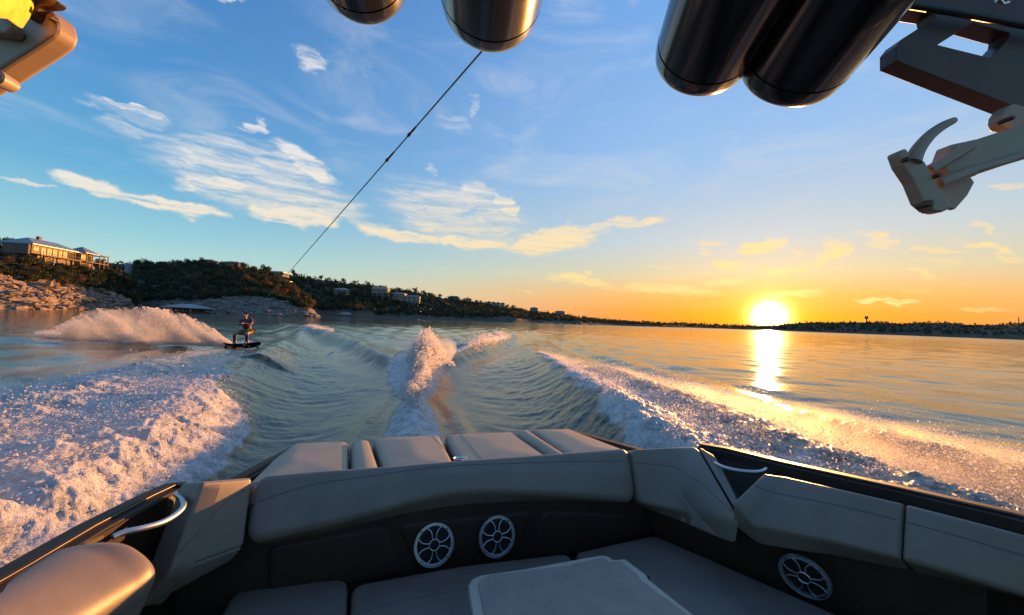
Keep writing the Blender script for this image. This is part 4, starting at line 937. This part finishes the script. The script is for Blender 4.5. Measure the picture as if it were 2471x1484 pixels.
# inner panels
PV = 2.285
def quad(name, pts_, m, label=None, th=.02):
    P = [np.array(p, float) for p in pts_]; N = np.cross(P[1]-P[0], P[-1]-P[0]); N /= np.linalg.norm(N)
    if N@(CB-P[0]) > 0: N = -N
    n = len(P); mb = MB().add(P+[p_+N*th for p_ in P], [tuple(range(n)), tuple(range(2*n-1, n-1, -1))]+[(i, n+i, n+(i+1) % n, (i+1) % n) for i in range(n)])
    o = mb.build(name, m, boat); 
    if label: o['label'] = label
    return o
quad('stern_panel', [(-.95, PV, -.12), (2.05, PV, -.12), (2.05, PV, -1.05), (-.95, PV, -1.05)], M['panel'])
pillow('speaker_panel', [Q(952, 1262, 'v', PV-.01), Q(1290, 1228, 'v', PV-.01)], [Q(1010, 1392, 'v', PV-.01), Q(1246, 1360, 'v', PV-.01)], M['panel'], r_=.03, Rc=.05, thick=.03, puff=.004, n=30, k=24)
pillow('knee_panel', [Q(640, 1320, 'v', PV-.01), Q(930, 1262, 'v', PV-.01)], [Q(640, 1452, 'v', PV-.01), Q(985, 1392, 'v', PV-.01)], M['panel'], r_=.03, Rc=.05, thick=.03, puff=.004, n=30, k=20, label='left knee panel')
pillow('knee_panel', [Q(1312, 1228, 'v', PV-.01), Q(1560, 1240, 'v', PV-.01)], [Q(1268, 1360, 'v', PV-.01), Q(1560, 1322, 'v', PV-.01)], M['panel'], r_=.03, Rc=.05, thick=.03, puff=.004, n=30, k=20, label='right knee panel')
WS = -.53
s1, s2, s3 = Q(1575, 1290, 'w', WS), Q(2070, 1484, 'w', WS), Q(2500, 1660, 'w', WS)
e1, e2, e3 = Q(1540, 1205, 'v', 2.27), Q(2000, 1290, 'w', -.17), Q(2480, 1425, 'w', -.18)
quad('side_panel', [e1+[.03, 0, 0], s1+[.05, .0, -.1], s2+[.05, 0, -.1], e2+[.16, 0, .05]], M['panel'], 'right side panel behind the round speaker')
quad('side_panel', [e2+[.16, 0, .05], s2+[.05, 0, -.1], s3+[.05, 0, -.1], (2.3, 0, -.7), (2.3, 0, -.1), e3+[.14, 0, .05]], M['panel'], 'right side panel nearest the camera')
quad('handle_recess', [Q(1690, 1080, 'w', -.01)+[.06, 0, 0], Q(1860, 1130, 'w', -.02)+[.06, 0, 0], Q(1790, 1262, 'w', -.25)+[.1, .0, 0], Q(1760, 1262, 'w', -.25)+[.1, .1, 0]], M['gel'], 'right handle recess')
l1 = Q(320, 1480, 'w', -.42)
quad('handle_recess', [(-1.0, 1.0, -.03), (-.985, 1.7, -.02), (-.93, 2.3, -.02), (-.93, 2.3, -.7), (-1.0, 1.0, -.7)], M['gel'], 'left handle recess')
quad('side_panel', [(-.93, 2.3, -.30), (-.99, 0, -.25), (-.99, 0, -1.05), (-.93, 2.3, -1.05)], M['panel'], 'left side panel')
# seats
def seat(tp_, bt_, lab, **kw):
    return pillow('seat_cushion', tp_, bt_, M['vinyl'], r_=.03, Rc=.06, thick=.12, puff=.014, n=44, k=30, face=(0, 0, 1), label=lab, **kw)
seat([Q(560, 1430, 'w', WS), Q(615, 1412, 'w', WS), Q(840, 1392, 'w', WS)], [Q(440, 1640, 'w', WS), Q(832, 1600, 'w', WS)], 'rear left seat cushion')
seat([Q(849, 1409, 'w', WS), Q(1110, 1362, 'w', WS), Q(1374, 1332, 'w', WS)], [Q(838, 1640, 'w', WS), Q(1150, 1590, 'w', WS), Q(1440, 1500, 'w', WS)], 'rear middle seat cushion', seams=[[(.02, .42), (.12, .38), (.5, .36), (.98, .36)]])
seat([Q(1384, 1332, 'w', WS), Q(1575, 1288, 'w', WS)], [Q(1560, 1640, 'w', WS), Q(2300, 1600, 'w', WS)], 'right side seat cushion')
MB().box(-.85, 1.0, 1.55, PV-.005, -1.045, WS-.10).build('seat_base', M['panel'], boat); MB().box(1.05, 1.95, .3, PV-.005, -1.045, WS-.10).build('seat_base', M['panel'], boat)
MB().box(-.85, -.45, .3, 1.545, -1.045, WS-.10).build('seat_base', M['panel'], boat)
# grab handles
h_ = [Q(272, 1296, 'w', -.02), Q(298, 1284, 'w', -.015), Q(340, 1276, 'w', -.02), Q(392, 1262, 'w', -.03), Q(428, 1240, 'w', -.03), Q(444, 1222, 'w', -.02), Q(441, 1203, 'w', -.01), Q(424, 1192, 'w', -.01)]
MB().tube(smooth_line(h_, 3), [.011]*len(smooth_line(h_, 3)), 16).build('grab_handle', M['alu'], boat, smooth=True)
h_ = [Q(1706, 1098, 'w', -.03)+[.02, 0, 0], Q(1712, 1108, 'w', -.035), Q(1735, 1124, 'w', -.035), Q(1770, 1134, 'w', -.035), Q(1810, 1139, 'w', -.035), Q(1838, 1138, 'w', -.035), Q(1842, 1132, 'w', -.03)+[.02, 0, 0]]
MB().tube(smooth_line(h_, 3), .010, 16).build('grab_handle', M['alu'], boat, smooth=True)
# round speakers
def speaker(c, nrm, upv, R0, label):
    c = np.array(c, float); nz_ = np.array(nrm, float); nz_ /= np.linalg.norm(nz_); uy = np.array(upv, float); uy -= nz_*(uy@nz_); uy /= np.linalg.norm(uy); ux = np.cross(uy, nz_)
    e = bpy.data.objects.new('round_speaker', None); C.objects.link(e); e.parent = boat; e['label'] = label
    e.matrix_local = Matrix(((ux[0], uy[0], nz_[0], c[0]), (ux[1], uy[1], nz_[1], c[1]), (ux[2], uy[2], nz_[2], c[2]), (0, 0, 0, 1)))
    z = (0, 0, 1)
    MB().lathe((0, 0, 0), z, [(0, R0*1.0), (.006, R0*1.0), (.014, R0*.975), (.014, R0*.95), (.009, R0*.93), (.009, R0*.86), (.013, R0*.84), (.012, R0*.82), (.0, R0*.81)], 56, cap0=False, cap1=False).build('outer_ring', M['alu'], e, smooth=True)
    MB().lathe((0, 0, 0), z, [(.010, R0*.275), (.017, R0*.27), (.019, R0*.245), (.017, R0*.22), (.010, R0*.215)], 40, cap0=False, cap1=False).build('hub_ring', M['alu'], e, smooth=True)
    for k in range(4):
        for sg in (-1, 1):
            cen = math.pi/4*0+k*math.pi/2+math.pi/2; L_ = []
            for q in np.linspace(0, 1, 8):
                rr = R0*(.25+.60*q); aa = cen+sg*(.31+.13*q-.13*math.sin(q*math.pi)); L_.append((rr*math.cos(aa), rr*math.sin(aa), .014-.003*q))
            MB().tube(L_, R0*.033, 8).build('spoke', M['alu'], e, smooth=True)
    MB().lathe((0, 0, 0), z, [(.001, R0*.80), (.004, R0*.72), (.006, R0*.66), (.0035, R0*.60), (.0, R0*.3), (.004, R0*.22), (.008, R0*.12), (.009, .0005)], 40, cap0=False).build('cone', M['cone'], e, smooth=True)
    for k in range(4):
        a_ = math.pi/4+k*math.pi/2; ca_, sa_ = R0*.895*math.cos(a_), R0*.895*math.sin(a_)
        MB().lathe((ca_, sa_, .0), z, [(.008, .0045), (.0115, .0042), (.012, .001)], 12).build('screw', M['screw'], e)
    for a_, b_ in ((math.pi*1.19, math.pi*1.33), (math.pi*1.67, math.pi*1.81)):
        P_ = []
        for q in np.linspace(a_, b_, 6): P_ += [(R0*.85*math.cos(q), R0*.85*math.sin(q), .0105), (R0*.94*math.cos(q), R0*.94*math.sin(q), .0105)]
        MB().add(P_, [(2*i, 2*i+1, 2*i+3, 2*i+2) for i in range(5)]).build('polished_tab', M['chrome'], e)
    return e
sn = (0.05, -1, .16)
speaker(Q(1047, 1313, 'v', PV-.035), sn, (0, 0, 1), .112, 'left of the two round speakers under the backrest')
speaker(Q(1198, 1293, 'v', PV-.035), sn, (0, 0, 1), .112, 'right of the two round speakers under the backrest')
nS = np.cross(s2-e1, e2-s1); nS /= np.linalg.norm(nS)
if nS@(CB-s2) < 0: nS = -nS
pl0 = e1
rr_ = toB(CAM+ray(1943, 1382)); dr_ = rr_-CB; t_ = ((s2+[.05, 0, -.1]-CB)@nS)/(dr_@nS); cS = CB+dr_*t_
speaker(cS+nS*.022, nS, (0, 0, 1), .108, 'round speaker in the right side panel')
# ------------------------------------------------------------------ tower
tw = boat
VF = np.array([FW@bu, FW@bv, FW@bw])
def plate(name, pts_, D, th, m, parent=None, holes=(), bevel=.004, label=None):
    loops = [[QD(x, y, D) if not hasattr(D, '__len__') else QD(x, y, dd_) for (x, y), dd_ in zip(L_, D if hasattr(D, '__len__') else [D]*len(L_))] for L_ in [pts_]+list(holes)]
    l2 = [[(x, -y) for x, y in L_] for L_ in [pts_]+list(holes)]
    tris = tessellate_polygon([[Vector((x, y, 0)) for x, y in L_] for L_ in l2])
    V = [p_ for L_ in loops for p_ in L_]; n = len(V); V2 = [p_+VF*th for p_ in V]
    fs = [tuple(t3) for t3 in tris]+[tuple(i+n for i in reversed(t3)) for t3 in tris]; o_ = 0
    for L_ in loops:
        k_ = len(L_); fs += [(o_+i, o_+(i+1) % k_, n+o_+(i+1) % k_, n+o_+i) for i in range(k_)]; o_ += k_
    o = MB().add(V+V2, fs).build(name, m, parent or boat, bevel=bevel, seg=3)
    if label: o['label'] = label
    return o
def can(far_, D1, vp, D0, R1, label):
    dd0 = ray(*vp); dd0 = np.array([dd0@bu, dd0@bv, dd0@bw]); dd0 /= np.linalg.norm(dd0); a_ = QD(*far_, D1); b_ = a_-dd0*D0; ax = a_-b_; L_ = np.linalg.norm(ax); ax = ax/L_
    e = empty('tower_speaker', tuple(b_), 0, boat); e['label'] = label
    z0 = L_-.055
    MB().lathe((0, 0, 0), ax, [(-.30, R1*.55), (-.27, R1*.78), (-.2, R1*.93), (-.1, R1), (0, R1), (z0-.004, R1*.985)], 56).build('housing', M['can'], e, smooth=True)
    MB().lathe((0, 0, 0), ax, [(z0-.003, R1*.968), (z0+.001, R1*.968)], 56).build('seam_ring', M['canseam'], e, smooth=True)
    MB().lathe((0, 0, 0), ax, [(z0+.002, R1*.985), (z0+.03, R1*.975), (z0+.045, R1*.955), (z0+.053, R1*.92), (z0+.055, R1*.86), (z0+.050, R1*.84)], 56).build('end_cap', M['can'], e, smooth=True)
    MB().lathe((0, 0, 0), ax, [(z0+.046, R1*.85), (z0+.052, R1*.7), (z0+.06, .001)], 40).build('grille', M['cone'], e, smooth=True)
    return e
can((880, -40), .98, (1100, 700), .30, .115, 'left tower speaker of the left pair')
can((1183, 14), .92, (1133, 690), .30, .122, 'right tower speaker of the left pair')
can((1690, 142), 1.05, (1350, 900), .32, .130, 'left tower speaker of the joined right pair')
can((1903, 170), 1.02, (1350, 1000), .32, .135, 'right tower speaker of the joined right pair')
# crossbar of the tower and right leg
MB().tube([QD(-300, -190, 1.15), QD(600, -230, 1.10), QD(1900, -200, 1.12), QD(2700, -40, 1.0)], .035, 14).build('tower_crossbar', M['tower'], boat, smooth=True)
MB().tube([QD(1190, 92, 1.22), QD(1192, -110, 1.16), QD(1195, -215, 1.12)], [.012, .02, .03], 12).build('tow_pylon', M['tower'], boat, smooth=True)
plate('tower_frame', [(2080, -120), (2136, 10), (2254, 28), (2257, 42), (2176, 94), (2162, 112), (2162, 146), (2300, 200), (2470, 265), (2640, 330), (2700, 330), (2700, -120)], .98, .045, M['tower'],
      holes=[[(2262, 108), (2346, 55), (2436, 80), (2434, 92), (2391, 140)]], bevel=.006, label='right side of the tower with a four sided opening')
MB().tube([QD(2120, 2, .955), QD(2300, 30, .955), QD(2560, 78, .955)], .008, 10).build('cable', M['canseam'], boat, smooth=True)
MB().tube([QD(2395, 8, .95), QD(2408, -4, .95), QD(2420, 10, .95), QD(2432, 6, .95)], .004, 8).build('shackle', M['chrome'], boat, smooth=True)
# right board rack
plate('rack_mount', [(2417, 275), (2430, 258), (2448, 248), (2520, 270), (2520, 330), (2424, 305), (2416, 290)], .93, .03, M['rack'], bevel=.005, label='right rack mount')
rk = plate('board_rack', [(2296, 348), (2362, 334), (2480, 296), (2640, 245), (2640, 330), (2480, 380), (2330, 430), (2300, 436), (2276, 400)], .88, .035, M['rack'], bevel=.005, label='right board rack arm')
MB().tube([QD(2292, 425, .87), QD(2370, 405, .87), QD(2480, 372, .87), QD(2640, 325, .87)], .009, 12).build('lower_rod', M['rack'], rk, smooth=True)
MB().tube([QD(2340, 352, .865), QD(2240, 412, .865)], .012, 12).build('upper_rod', M['rack'], rk, smooth=True)
MB().tube([QD(2345, 412, .862), QD(2262, 444, .862)], .013, 12).build('upper_rod', M['rack'], rk, smooth=True)
plate('clamp', [(2166, 366), (2188, 356), (2194, 368), (2216, 372), (2236, 392), (2262, 440), (2284, 472), (2300, 500), (2276, 512), (2250, 508), (2226, 488), (2206, 440), (2178, 398)], .855, .03, M['rack'], bevel=.006, label='right rack clamp')
plate('clamp_flange', [(2236, 400), (2290, 376), (2330, 408), (2352, 440), (2336, 470), (2304, 506), (2282, 500), (2262, 440)], .90, .012, M['rack'], bevel=.003)
L_ = smooth_line([QD(2200, 392, .86), QD(2212, 362, .86), QD(2240, 328, .86), QD(2272, 304, .86), QD(2302, 290, .86)], 3)
MB().tube(L_, list(np.linspace(.017, .0065, len(L_))), 12).build('rack_finger', M['rack'], boat, smooth=True)
for x_, y_, s_ in ((2186, 385, .005), (2240, 492, .009), (2438, 286, .005), (2262, 424, .005)):
    MB().lathe(QD(x_, y_, .85), -VF, [(-.02, s_), (.004, s_), (.006, s_*.7)], 12).build('bolt', M['tower'], boat, smooth=True)
# left board rack
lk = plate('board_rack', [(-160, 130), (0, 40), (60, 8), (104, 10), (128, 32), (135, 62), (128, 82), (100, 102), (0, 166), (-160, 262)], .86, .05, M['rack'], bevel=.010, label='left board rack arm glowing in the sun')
MB().lathe(QD(122, 42, .852), -VF, [(-.01, .0065), (.003, .0065)], 14).build('bolt', M['tower'], lk, smooth=True)
plate('rack_webbing', [(-160, -160), (90, -160), (62, 4), (26, 56), (-10, 30), (-160, 10)], [.60, .86, .83, .80, .76, .60], .02, M['strap'], bevel=.004, label='yellow webbing on the left rack')
plate('rack_finger', [(-100, 10), (0, 36), (26, 64), (14, 80), (-100, 60)], .83, .03, M['rack'], bevel=.006)
plate('rack_finger', [(56, -30), (92, -30), (140, 4), (128, 12), (92, 14), (76, 42), (66, 44), (60, 12)], .84, .02, M['tower'], bevel=.004)
MB().lathe(QD(-6, 188, .84), -VF+np.array([.25, 0, 0]), [(-.03, .016), (.0, .018), (.006, .018), (.009, .015), (.008, .011), (.010, .010), (.011, .002)], 28).build('knob', M['rack'], boat, smooth=True)
# ------------------------------------------------------------------ table
tab = bpy.data.objects.new('cockpit_table', None); C.objects.link(tab); tab.matrix_world = boat.matrix_world.copy(); tag(tab, 'small grey cockpit table with a pale raised rim, rounded corner and chipped edge', 'table')
WT = -.34
tq_ = [Q(x, y, 'w', WT) for x, y in ((1128, 1412), (1138, 1395), (1160, 1386), (1260, 1372), (1360, 1354), (1450, 1338), (1466, 1340), (1480, 1349), (1508, 1347), (1560, 1386), (1565, 1396), (1600, 1424), (1700, 1502), (1900, 1650), (1168, 1650), (1142, 1500))]
def slab(name, L_, z0, z1, m, parent, bevel=.008):
    n = len(L_); V = [(p_[0], p_[1], z1) for p_ in L_]+[(p_[0], p_[1], z0) for p_ in L_]
    return MB().add(V, [tuple(range(n)), tuple(range(2*n-1, n-1, -1))]+[(i, n+i, n+(i+1) % n, (i+1) % n) for i in range(n)]).build(name, m, parent, bevel=bevel, seg=3)
slab('table_top', tq_, WT-.035, WT, M['tabler'], tab, .010)
cen = np.mean([p_[:2] for p_ in tq_], axis=0); inn = []
for p_ in tq_:
    d_ = p_[:2]-cen; l_ = np.linalg.norm(d_); q = cen+d_*(1-.045/l_); inn.append((q[0], q[1], 0))
slab('table_inlay', inn, WT+.001, WT+.0045, M['table'], tab, .002)
und = [(cen[0]+(p_[0]-cen[0])*.96, cen[1]+(p_[1]-cen[1])*.96, 0) for p_ in tq_]
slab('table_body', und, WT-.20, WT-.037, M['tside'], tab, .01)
MB().lathe((cen[0], cen[1], -1.04), (0, 0, 1), [(0, .10), (.01, .10), (.02, .035), (.49, .035)], 24).build('pedestal', M['chrome'], tab, smooth=True)
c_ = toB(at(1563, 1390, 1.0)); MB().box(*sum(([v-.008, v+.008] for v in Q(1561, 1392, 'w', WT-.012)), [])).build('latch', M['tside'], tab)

for x_, y_ in ((1262, 1414), (1283, 1413), (1395, 1362), (1215, 1440), (1180, 1404), (1330, 1452)):
    p_ = Q(x_, y_, 'w', WT+.005); MB().lathe(p_, (0, 0, 1), [(0, r.uniform(.002, .0045)), (.0006, .001)], 7).build('stain', M['tside'], tab)
# ------------------------------------------------------------------ spray
TET = np.array([(1, 1, 1), (1, -1, -1), (-1, 1, -1), (-1, -1, 1)], float)*.5
TF = np.array([(0, 2, 1), (0, 1, 3), (0, 3, 2), (1, 2, 3)])
def droplets(P, s, label, name='spray'):
    n = len(P); a_ = rng.normal(size=(n, 3)); a_ /= np.linalg.norm(a_, axis=1)[:, None]; b_ = np.cross(a_, rng.normal(size=(n, 3))); b_ /= np.linalg.norm(b_, axis=1)[:, None]; c_ = np.cross(a_, b_)
    B_ = np.stack([a_, b_, c_], 1); V = P[:, None, :]+np.einsum('kj,njd->nkd', TET, B_)*s[:, None, None]
    Fc = (np.arange(n)[:, None, None]*4+TF[None]).reshape(-1, 3)
    print('DROPS', label, n)
    o = npmesh(name, V.reshape(-1, 3), Fc, M['drop'], smooth=False); tag(o, label, 'spray', kind='stuff'); return o
def wz(x, y): return wake(np.asarray(x, float), np.asarray(y, float))
# fan thrown up by the board
px_ = np.array([40, 100, 150, 180, 220, 300, 380, 430, 480, 520, 562]); top_ = np.array([815, 797, 782, 762, 744, 740, 743, 751, 773, 798, 831]); bot_ = np.array([824, 828, 830, 831, 831, 830, 830, 831, 833, 835, 838])
N0 = 190000; x_ = rng.uniform(40, 562, N0); f_ = rng.random(N0)**1.15
tpz = np.interp(x_, px_, top_)+5*vnoise(x_/14, x_*0)+3*vnoise(x_/5, x_*0+3); y_ = np.interp(x_, px_, bot_)*(1-f_)+tpz*f_
cl = fbm((x_+f_*70)/26, f_*2.2+x_/90, 4, .6)+.35*fbm((x_+f_*60)/7, f_*7, 3)
dens = np.clip(.60+cl*1.15-.62*f_**1.4+.3*(f_ < .10), .03, 1)*np.interp(x_, [40, 120, 200, 330, 480, 562], [.35, .6, .95, 1, .95, .9])
k_ = rng.random(N0) < dens; x_, y_, f_ = x_[k_], y_[k_], f_[k_]
dep = np.interp(x_, [40, 562], [20.5, G[1]+.75])+rng.normal(size=len(x_))*.35*(.4+f_)
P = CAM+np.stack([ray(a_, b_) for a_, b_ in zip(x_, y_)])*dep[:, None]
droplets(P, rng.gamma(2.2, .0058, len(x_))+.006, 'wide fan of pink lit spray thrown up behind the wakeboard')
# side spray off the hull
def side_spray(n, t0, t1, q0, q1, hmax, label, sg, sz):
    t_ = rng.uniform(t0, t1, n); q = rng.uniform(q0, q1, n)
    x_ = t_*math.cos(WA)+q*math.sin(WA); y_ = -t_*math.sin(WA)+q*math.cos(WA)
    # inverse of wake_tq
    x_ = t_*math.cos(-WA)-q*math.sin(-WA); y_ = t_*math.sin(-WA)+q*math.cos(-WA)
    fm = foam_mask(x_, y_, True); cl = fbm(t_*1.4+20, q*2.4, 4, .6)
    k_ = (rng.random(n) < fm**2*np.clip(.40+1.2*cl, .06, 1)) & (fm > .3); x_, y_, fm, cl = x_[k_], y_[k_], fm[k_], cl[k_]
    h_ = rng.gamma(1.1, hmax*.30, len(x_))*np.clip(.6+1.6*cl, .15, 1.6)*np.interp(q[k_], [-2, 6, 9, 16], [1, 1, .8, .35]); h_ = np.minimum(h_, hmax*1.7)
    P = np.stack([x_, y_, wz(x_, y_)+h_+.03], 1)
    u_, v_ = x_*bu[0]+y_*bu[1], x_*bv[0]+y_*bv[1]; ok = ~((u_ > -1.12) & (u_ < 2.42) & (v_ < 3.3)); P = P[ok]
    droplets(P, (rng.gamma(2.2, sz, len(P))+sz*.6), label)
side_spray(480000, -9.5, -2.0, -1, 18, .24, 'glittering white spray and froth along the left side of the boat', -1, .0025)
side_spray(620000, 2.6, 11.5, -1, 19, .30, 'golden lit spray and froth along the right side of the boat', 1, .0031)
# plume of the wash
def plume(n, qc, tcn, hgt, wdt, lq, label, sz, lean=.0):
    q = qc+rng.normal(size=n)*lq; hf = rng.random(n)**1.5; sp = .22+.95*hf; t_ = tcn+rng.normal(size=n)*wdt*.42*sp+lean*hf
    P0x = t_*math.cos(-WA)-q*math.sin(-WA); P0y = t_*math.sin(-WA)+q*math.cos(-WA)
    cl = fbm(t_*3.0+4, hf*3+q*1.5, 4, .6); k_ = rng.random(n) < np.clip(.55+2.0*cl-.35*hf, .03, 1)
    x_, y_, hf, cl = P0x[k_], P0y[k_], hf[k_], cl[k_]; z_ = wz(x_, y_)
    tl = t_[k_]; env = np.exp(-((tl-tcn-.1)/(wdt*.75))**2)
    P = np.stack([x_, y_, np.maximum(z_, 0)*.6+hf*hgt*env*(1+.8*vnoise(tl*7, tl*0+q[k_]*2))], 1)
    droplets(P, rng.gamma(2.4, sz, len(P))+sz*.6, label)
plume(70000, 14.3, .30, 1.05, .88, 1.0, 'tall plume of orange lit spray rising from the middle of the wake', .0075, .25)
plume(26000, 11.6, .08, .50, .38, 1.1, 'narrow jet of spray feeding the plume behind the stern', .006)
plume(14000, 9.0, -.05, .26, .42, .45, 'low white curl of froth at the end of the propeller wash', .005)
plume(700, 14.3, .35, 1.75, 1.5, .8, 'loose drops flying above the plume', .006)
def crest_spray(n, sg, q0, q1, label):
    q = rng.uniform(q0, q1, n); a_ = .8+.385*(q-14.5)-.15+rng.normal(size=n)*.30; t_ = sg*a_
    x_ = t_*math.cos(-WA)-q*math.sin(-WA); y_ = t_*math.sin(-WA)+q*math.cos(-WA)
    cl = fbm(t_*1.5+9, q*1.5, 3); k_ = rng.random(n) < np.clip(.5+1.8*cl, .05, 1)
    h_ = rng.gamma(1.2, .05, n)
    droplets(np.stack([x_, y_, wz(x_, y_)+h_], 1)[k_], (rng.gamma(2.4, .010, n)+.008)[k_], label)
crest_spray(12000, 1, 19, 32, 'bright orange breaking crest right of the plume')
crest_spray(8000, -1, 28.5, 37, 'white breaking crest right of the rider')

# ------------------------------------------------------------------ mist hanging in the spray
S.cycles.volume_bounces = 1; S.cycles.volume_step_rate = 1.0; S.cycles.volume_max_steps = 128
def mist(name, V, Fc, label, dens_, aniso, ztop, sc, lo=.42, hi=.72, base_z=None):
    m = bpy.data.materials.new(name); m.use_nodes = True; t = NT(m.node_tree); t.n.clear()
    o = t.node('ShaderNodeOutputMaterial'); pv = t.node('ShaderNodeVolumePrincipled'); pv.inputs['Color'].default_value = (.96, .93, .91, 1); pv.inputs['Anisotropy'].default_value = aniso
    g = t.node('ShaderNodeNewGeometry').outputs['Position']; sp_ = t.node('ShaderNodeSeparateXYZ'); t.put(sp_.inputs[0], g)
    n1 = t.rng(t.noise(g, sc, 4, .6), lo, hi); fz = t.rng(sp_.outputs[2], ztop, 0.0)
    t.put(pv.inputs['Density'], t.m('MULTIPLY', t.m('MULTIPLY', n1, fz), dens_)); t.l.new(pv.outputs[0], o.inputs['Volume'])
    e = pyd('mist', V, Fc, m); bm = bmesh.new(); bm.from_mesh(e.data); bmesh.ops.recalc_face_normals(bm, faces=bm.faces); bm.to_mesh(e.data); bm.free()
    tag(e, label, 'mist', kind='stuff'); return e
xs_ = np.array([60, 100, 150, 180, 220, 300, 380, 430, 480, 520, 556]); tp_ = np.interp(xs_, px_, top_)+6; bt_ = np.interp(xs_, px_, bot_)+1
V = []; Fc = []
for i, x in enumerate(xs_):
    dd_ = np.interp(x, [40, 562], [20.5, G[1]+.75]); th2 = .5
    for (y, k) in ((tp_[i], .45), (bt_[i], 1.0)):
        for sg in (-1, 1): V.append(at(x, y, dd_)+np.array([0, sg*th2*k, 0]))
for i in range(len(xs_)-1):
    a_, b_ = i*4, i*4+4
    Fc += [(a_, a_+1, b_+1, b_), (a_+2, b_+2, b_+3, a_+3), (a_, b_, b_+2, a_+2), (a_+1, a_+3, b_+3, b_+1)]
Fc += [(0, 2, 3, 1), tuple(len(V)-4+k for k in (0, 1, 3, 2))]
mist('fan_mist', V, Fc, 'soft pink mist inside the fan of spray behind the wakeboard', 2.6, .35, 2.6, 1.3, .30, .70)
def band(q0, q1, tin, tout, h_, label, sg, dens_, aniso):
    V = []; Fc = []
    for q in np.linspace(q0, q1, 9):
        for tt_ in (np.interp(q, *tin), np.interp(q, *tout)):
            for z in (-.3, h_): V.append((sg*tt_*math.cos(-WA)-q*math.sin(-WA), sg*tt_*math.sin(-WA)+q*math.cos(-WA), z))
    for i in range(8):
        a_, b_ = i*4, i*4+4
        Fc += [(a_, b_, b_+1, a_+1), (a_+2, a_+3, b_+3, b_+2), (a_, a_+2, b_+2, b_), (a_+1, b_+1, b_+3, a_+3)]
    Fc += [(0, 1, 3, 2), tuple(len(V)-4+k for k in (0, 2, 3, 1))]
    mist('band_mist', V, Fc, label, dens_, aniso, h_, 1.1, .25, .75)
band(-.5, 18, ([-4, 4, 6, 9.6, 18], [2.8, 2.85, 3.2, 3.9, 5.4]), ([1, 6.8, 11, 18], [8.8, 7.5, 6.8, 6.0]), .42, 'golden mist over the spray on the right side of the boat', 1, .85, .72)
band(.5, 13, ([1, 6, 7.3, 8, 12, 16], [2.7, 2.9, 3.0, 3.8, 4.8, 5.6]), ([1, 9.4, 16], [8.6, 7.8, 7.2]), .62, 'pale mist over the spray on the left side of the boat', -1, .80, .25)

import mathutils
bm = bmesh.new(); bmesh.ops.create_icosphere(bm, subdivisions=3, radius=1)
px0, py0 = .45*math.cos(-WA)-14.4*math.sin(-WA), .45*math.sin(-WA)+14.4*math.cos(-WA)
for v in bm.verts: v.co = Vector((v.co.x*1.0*(1+.3*v.co.z)+px0, v.co.y*1.3+py0, v.co.z*.78+.42))
mist('plume_mist', [tuple(v.co) for v in bm.verts], [tuple(v.index for v in f.verts) for f in bm.faces], 'soft orange mist wrapped around the plume of spray', 1.5, .4, 1.35, 1.6, .38, .66)
bm.free()
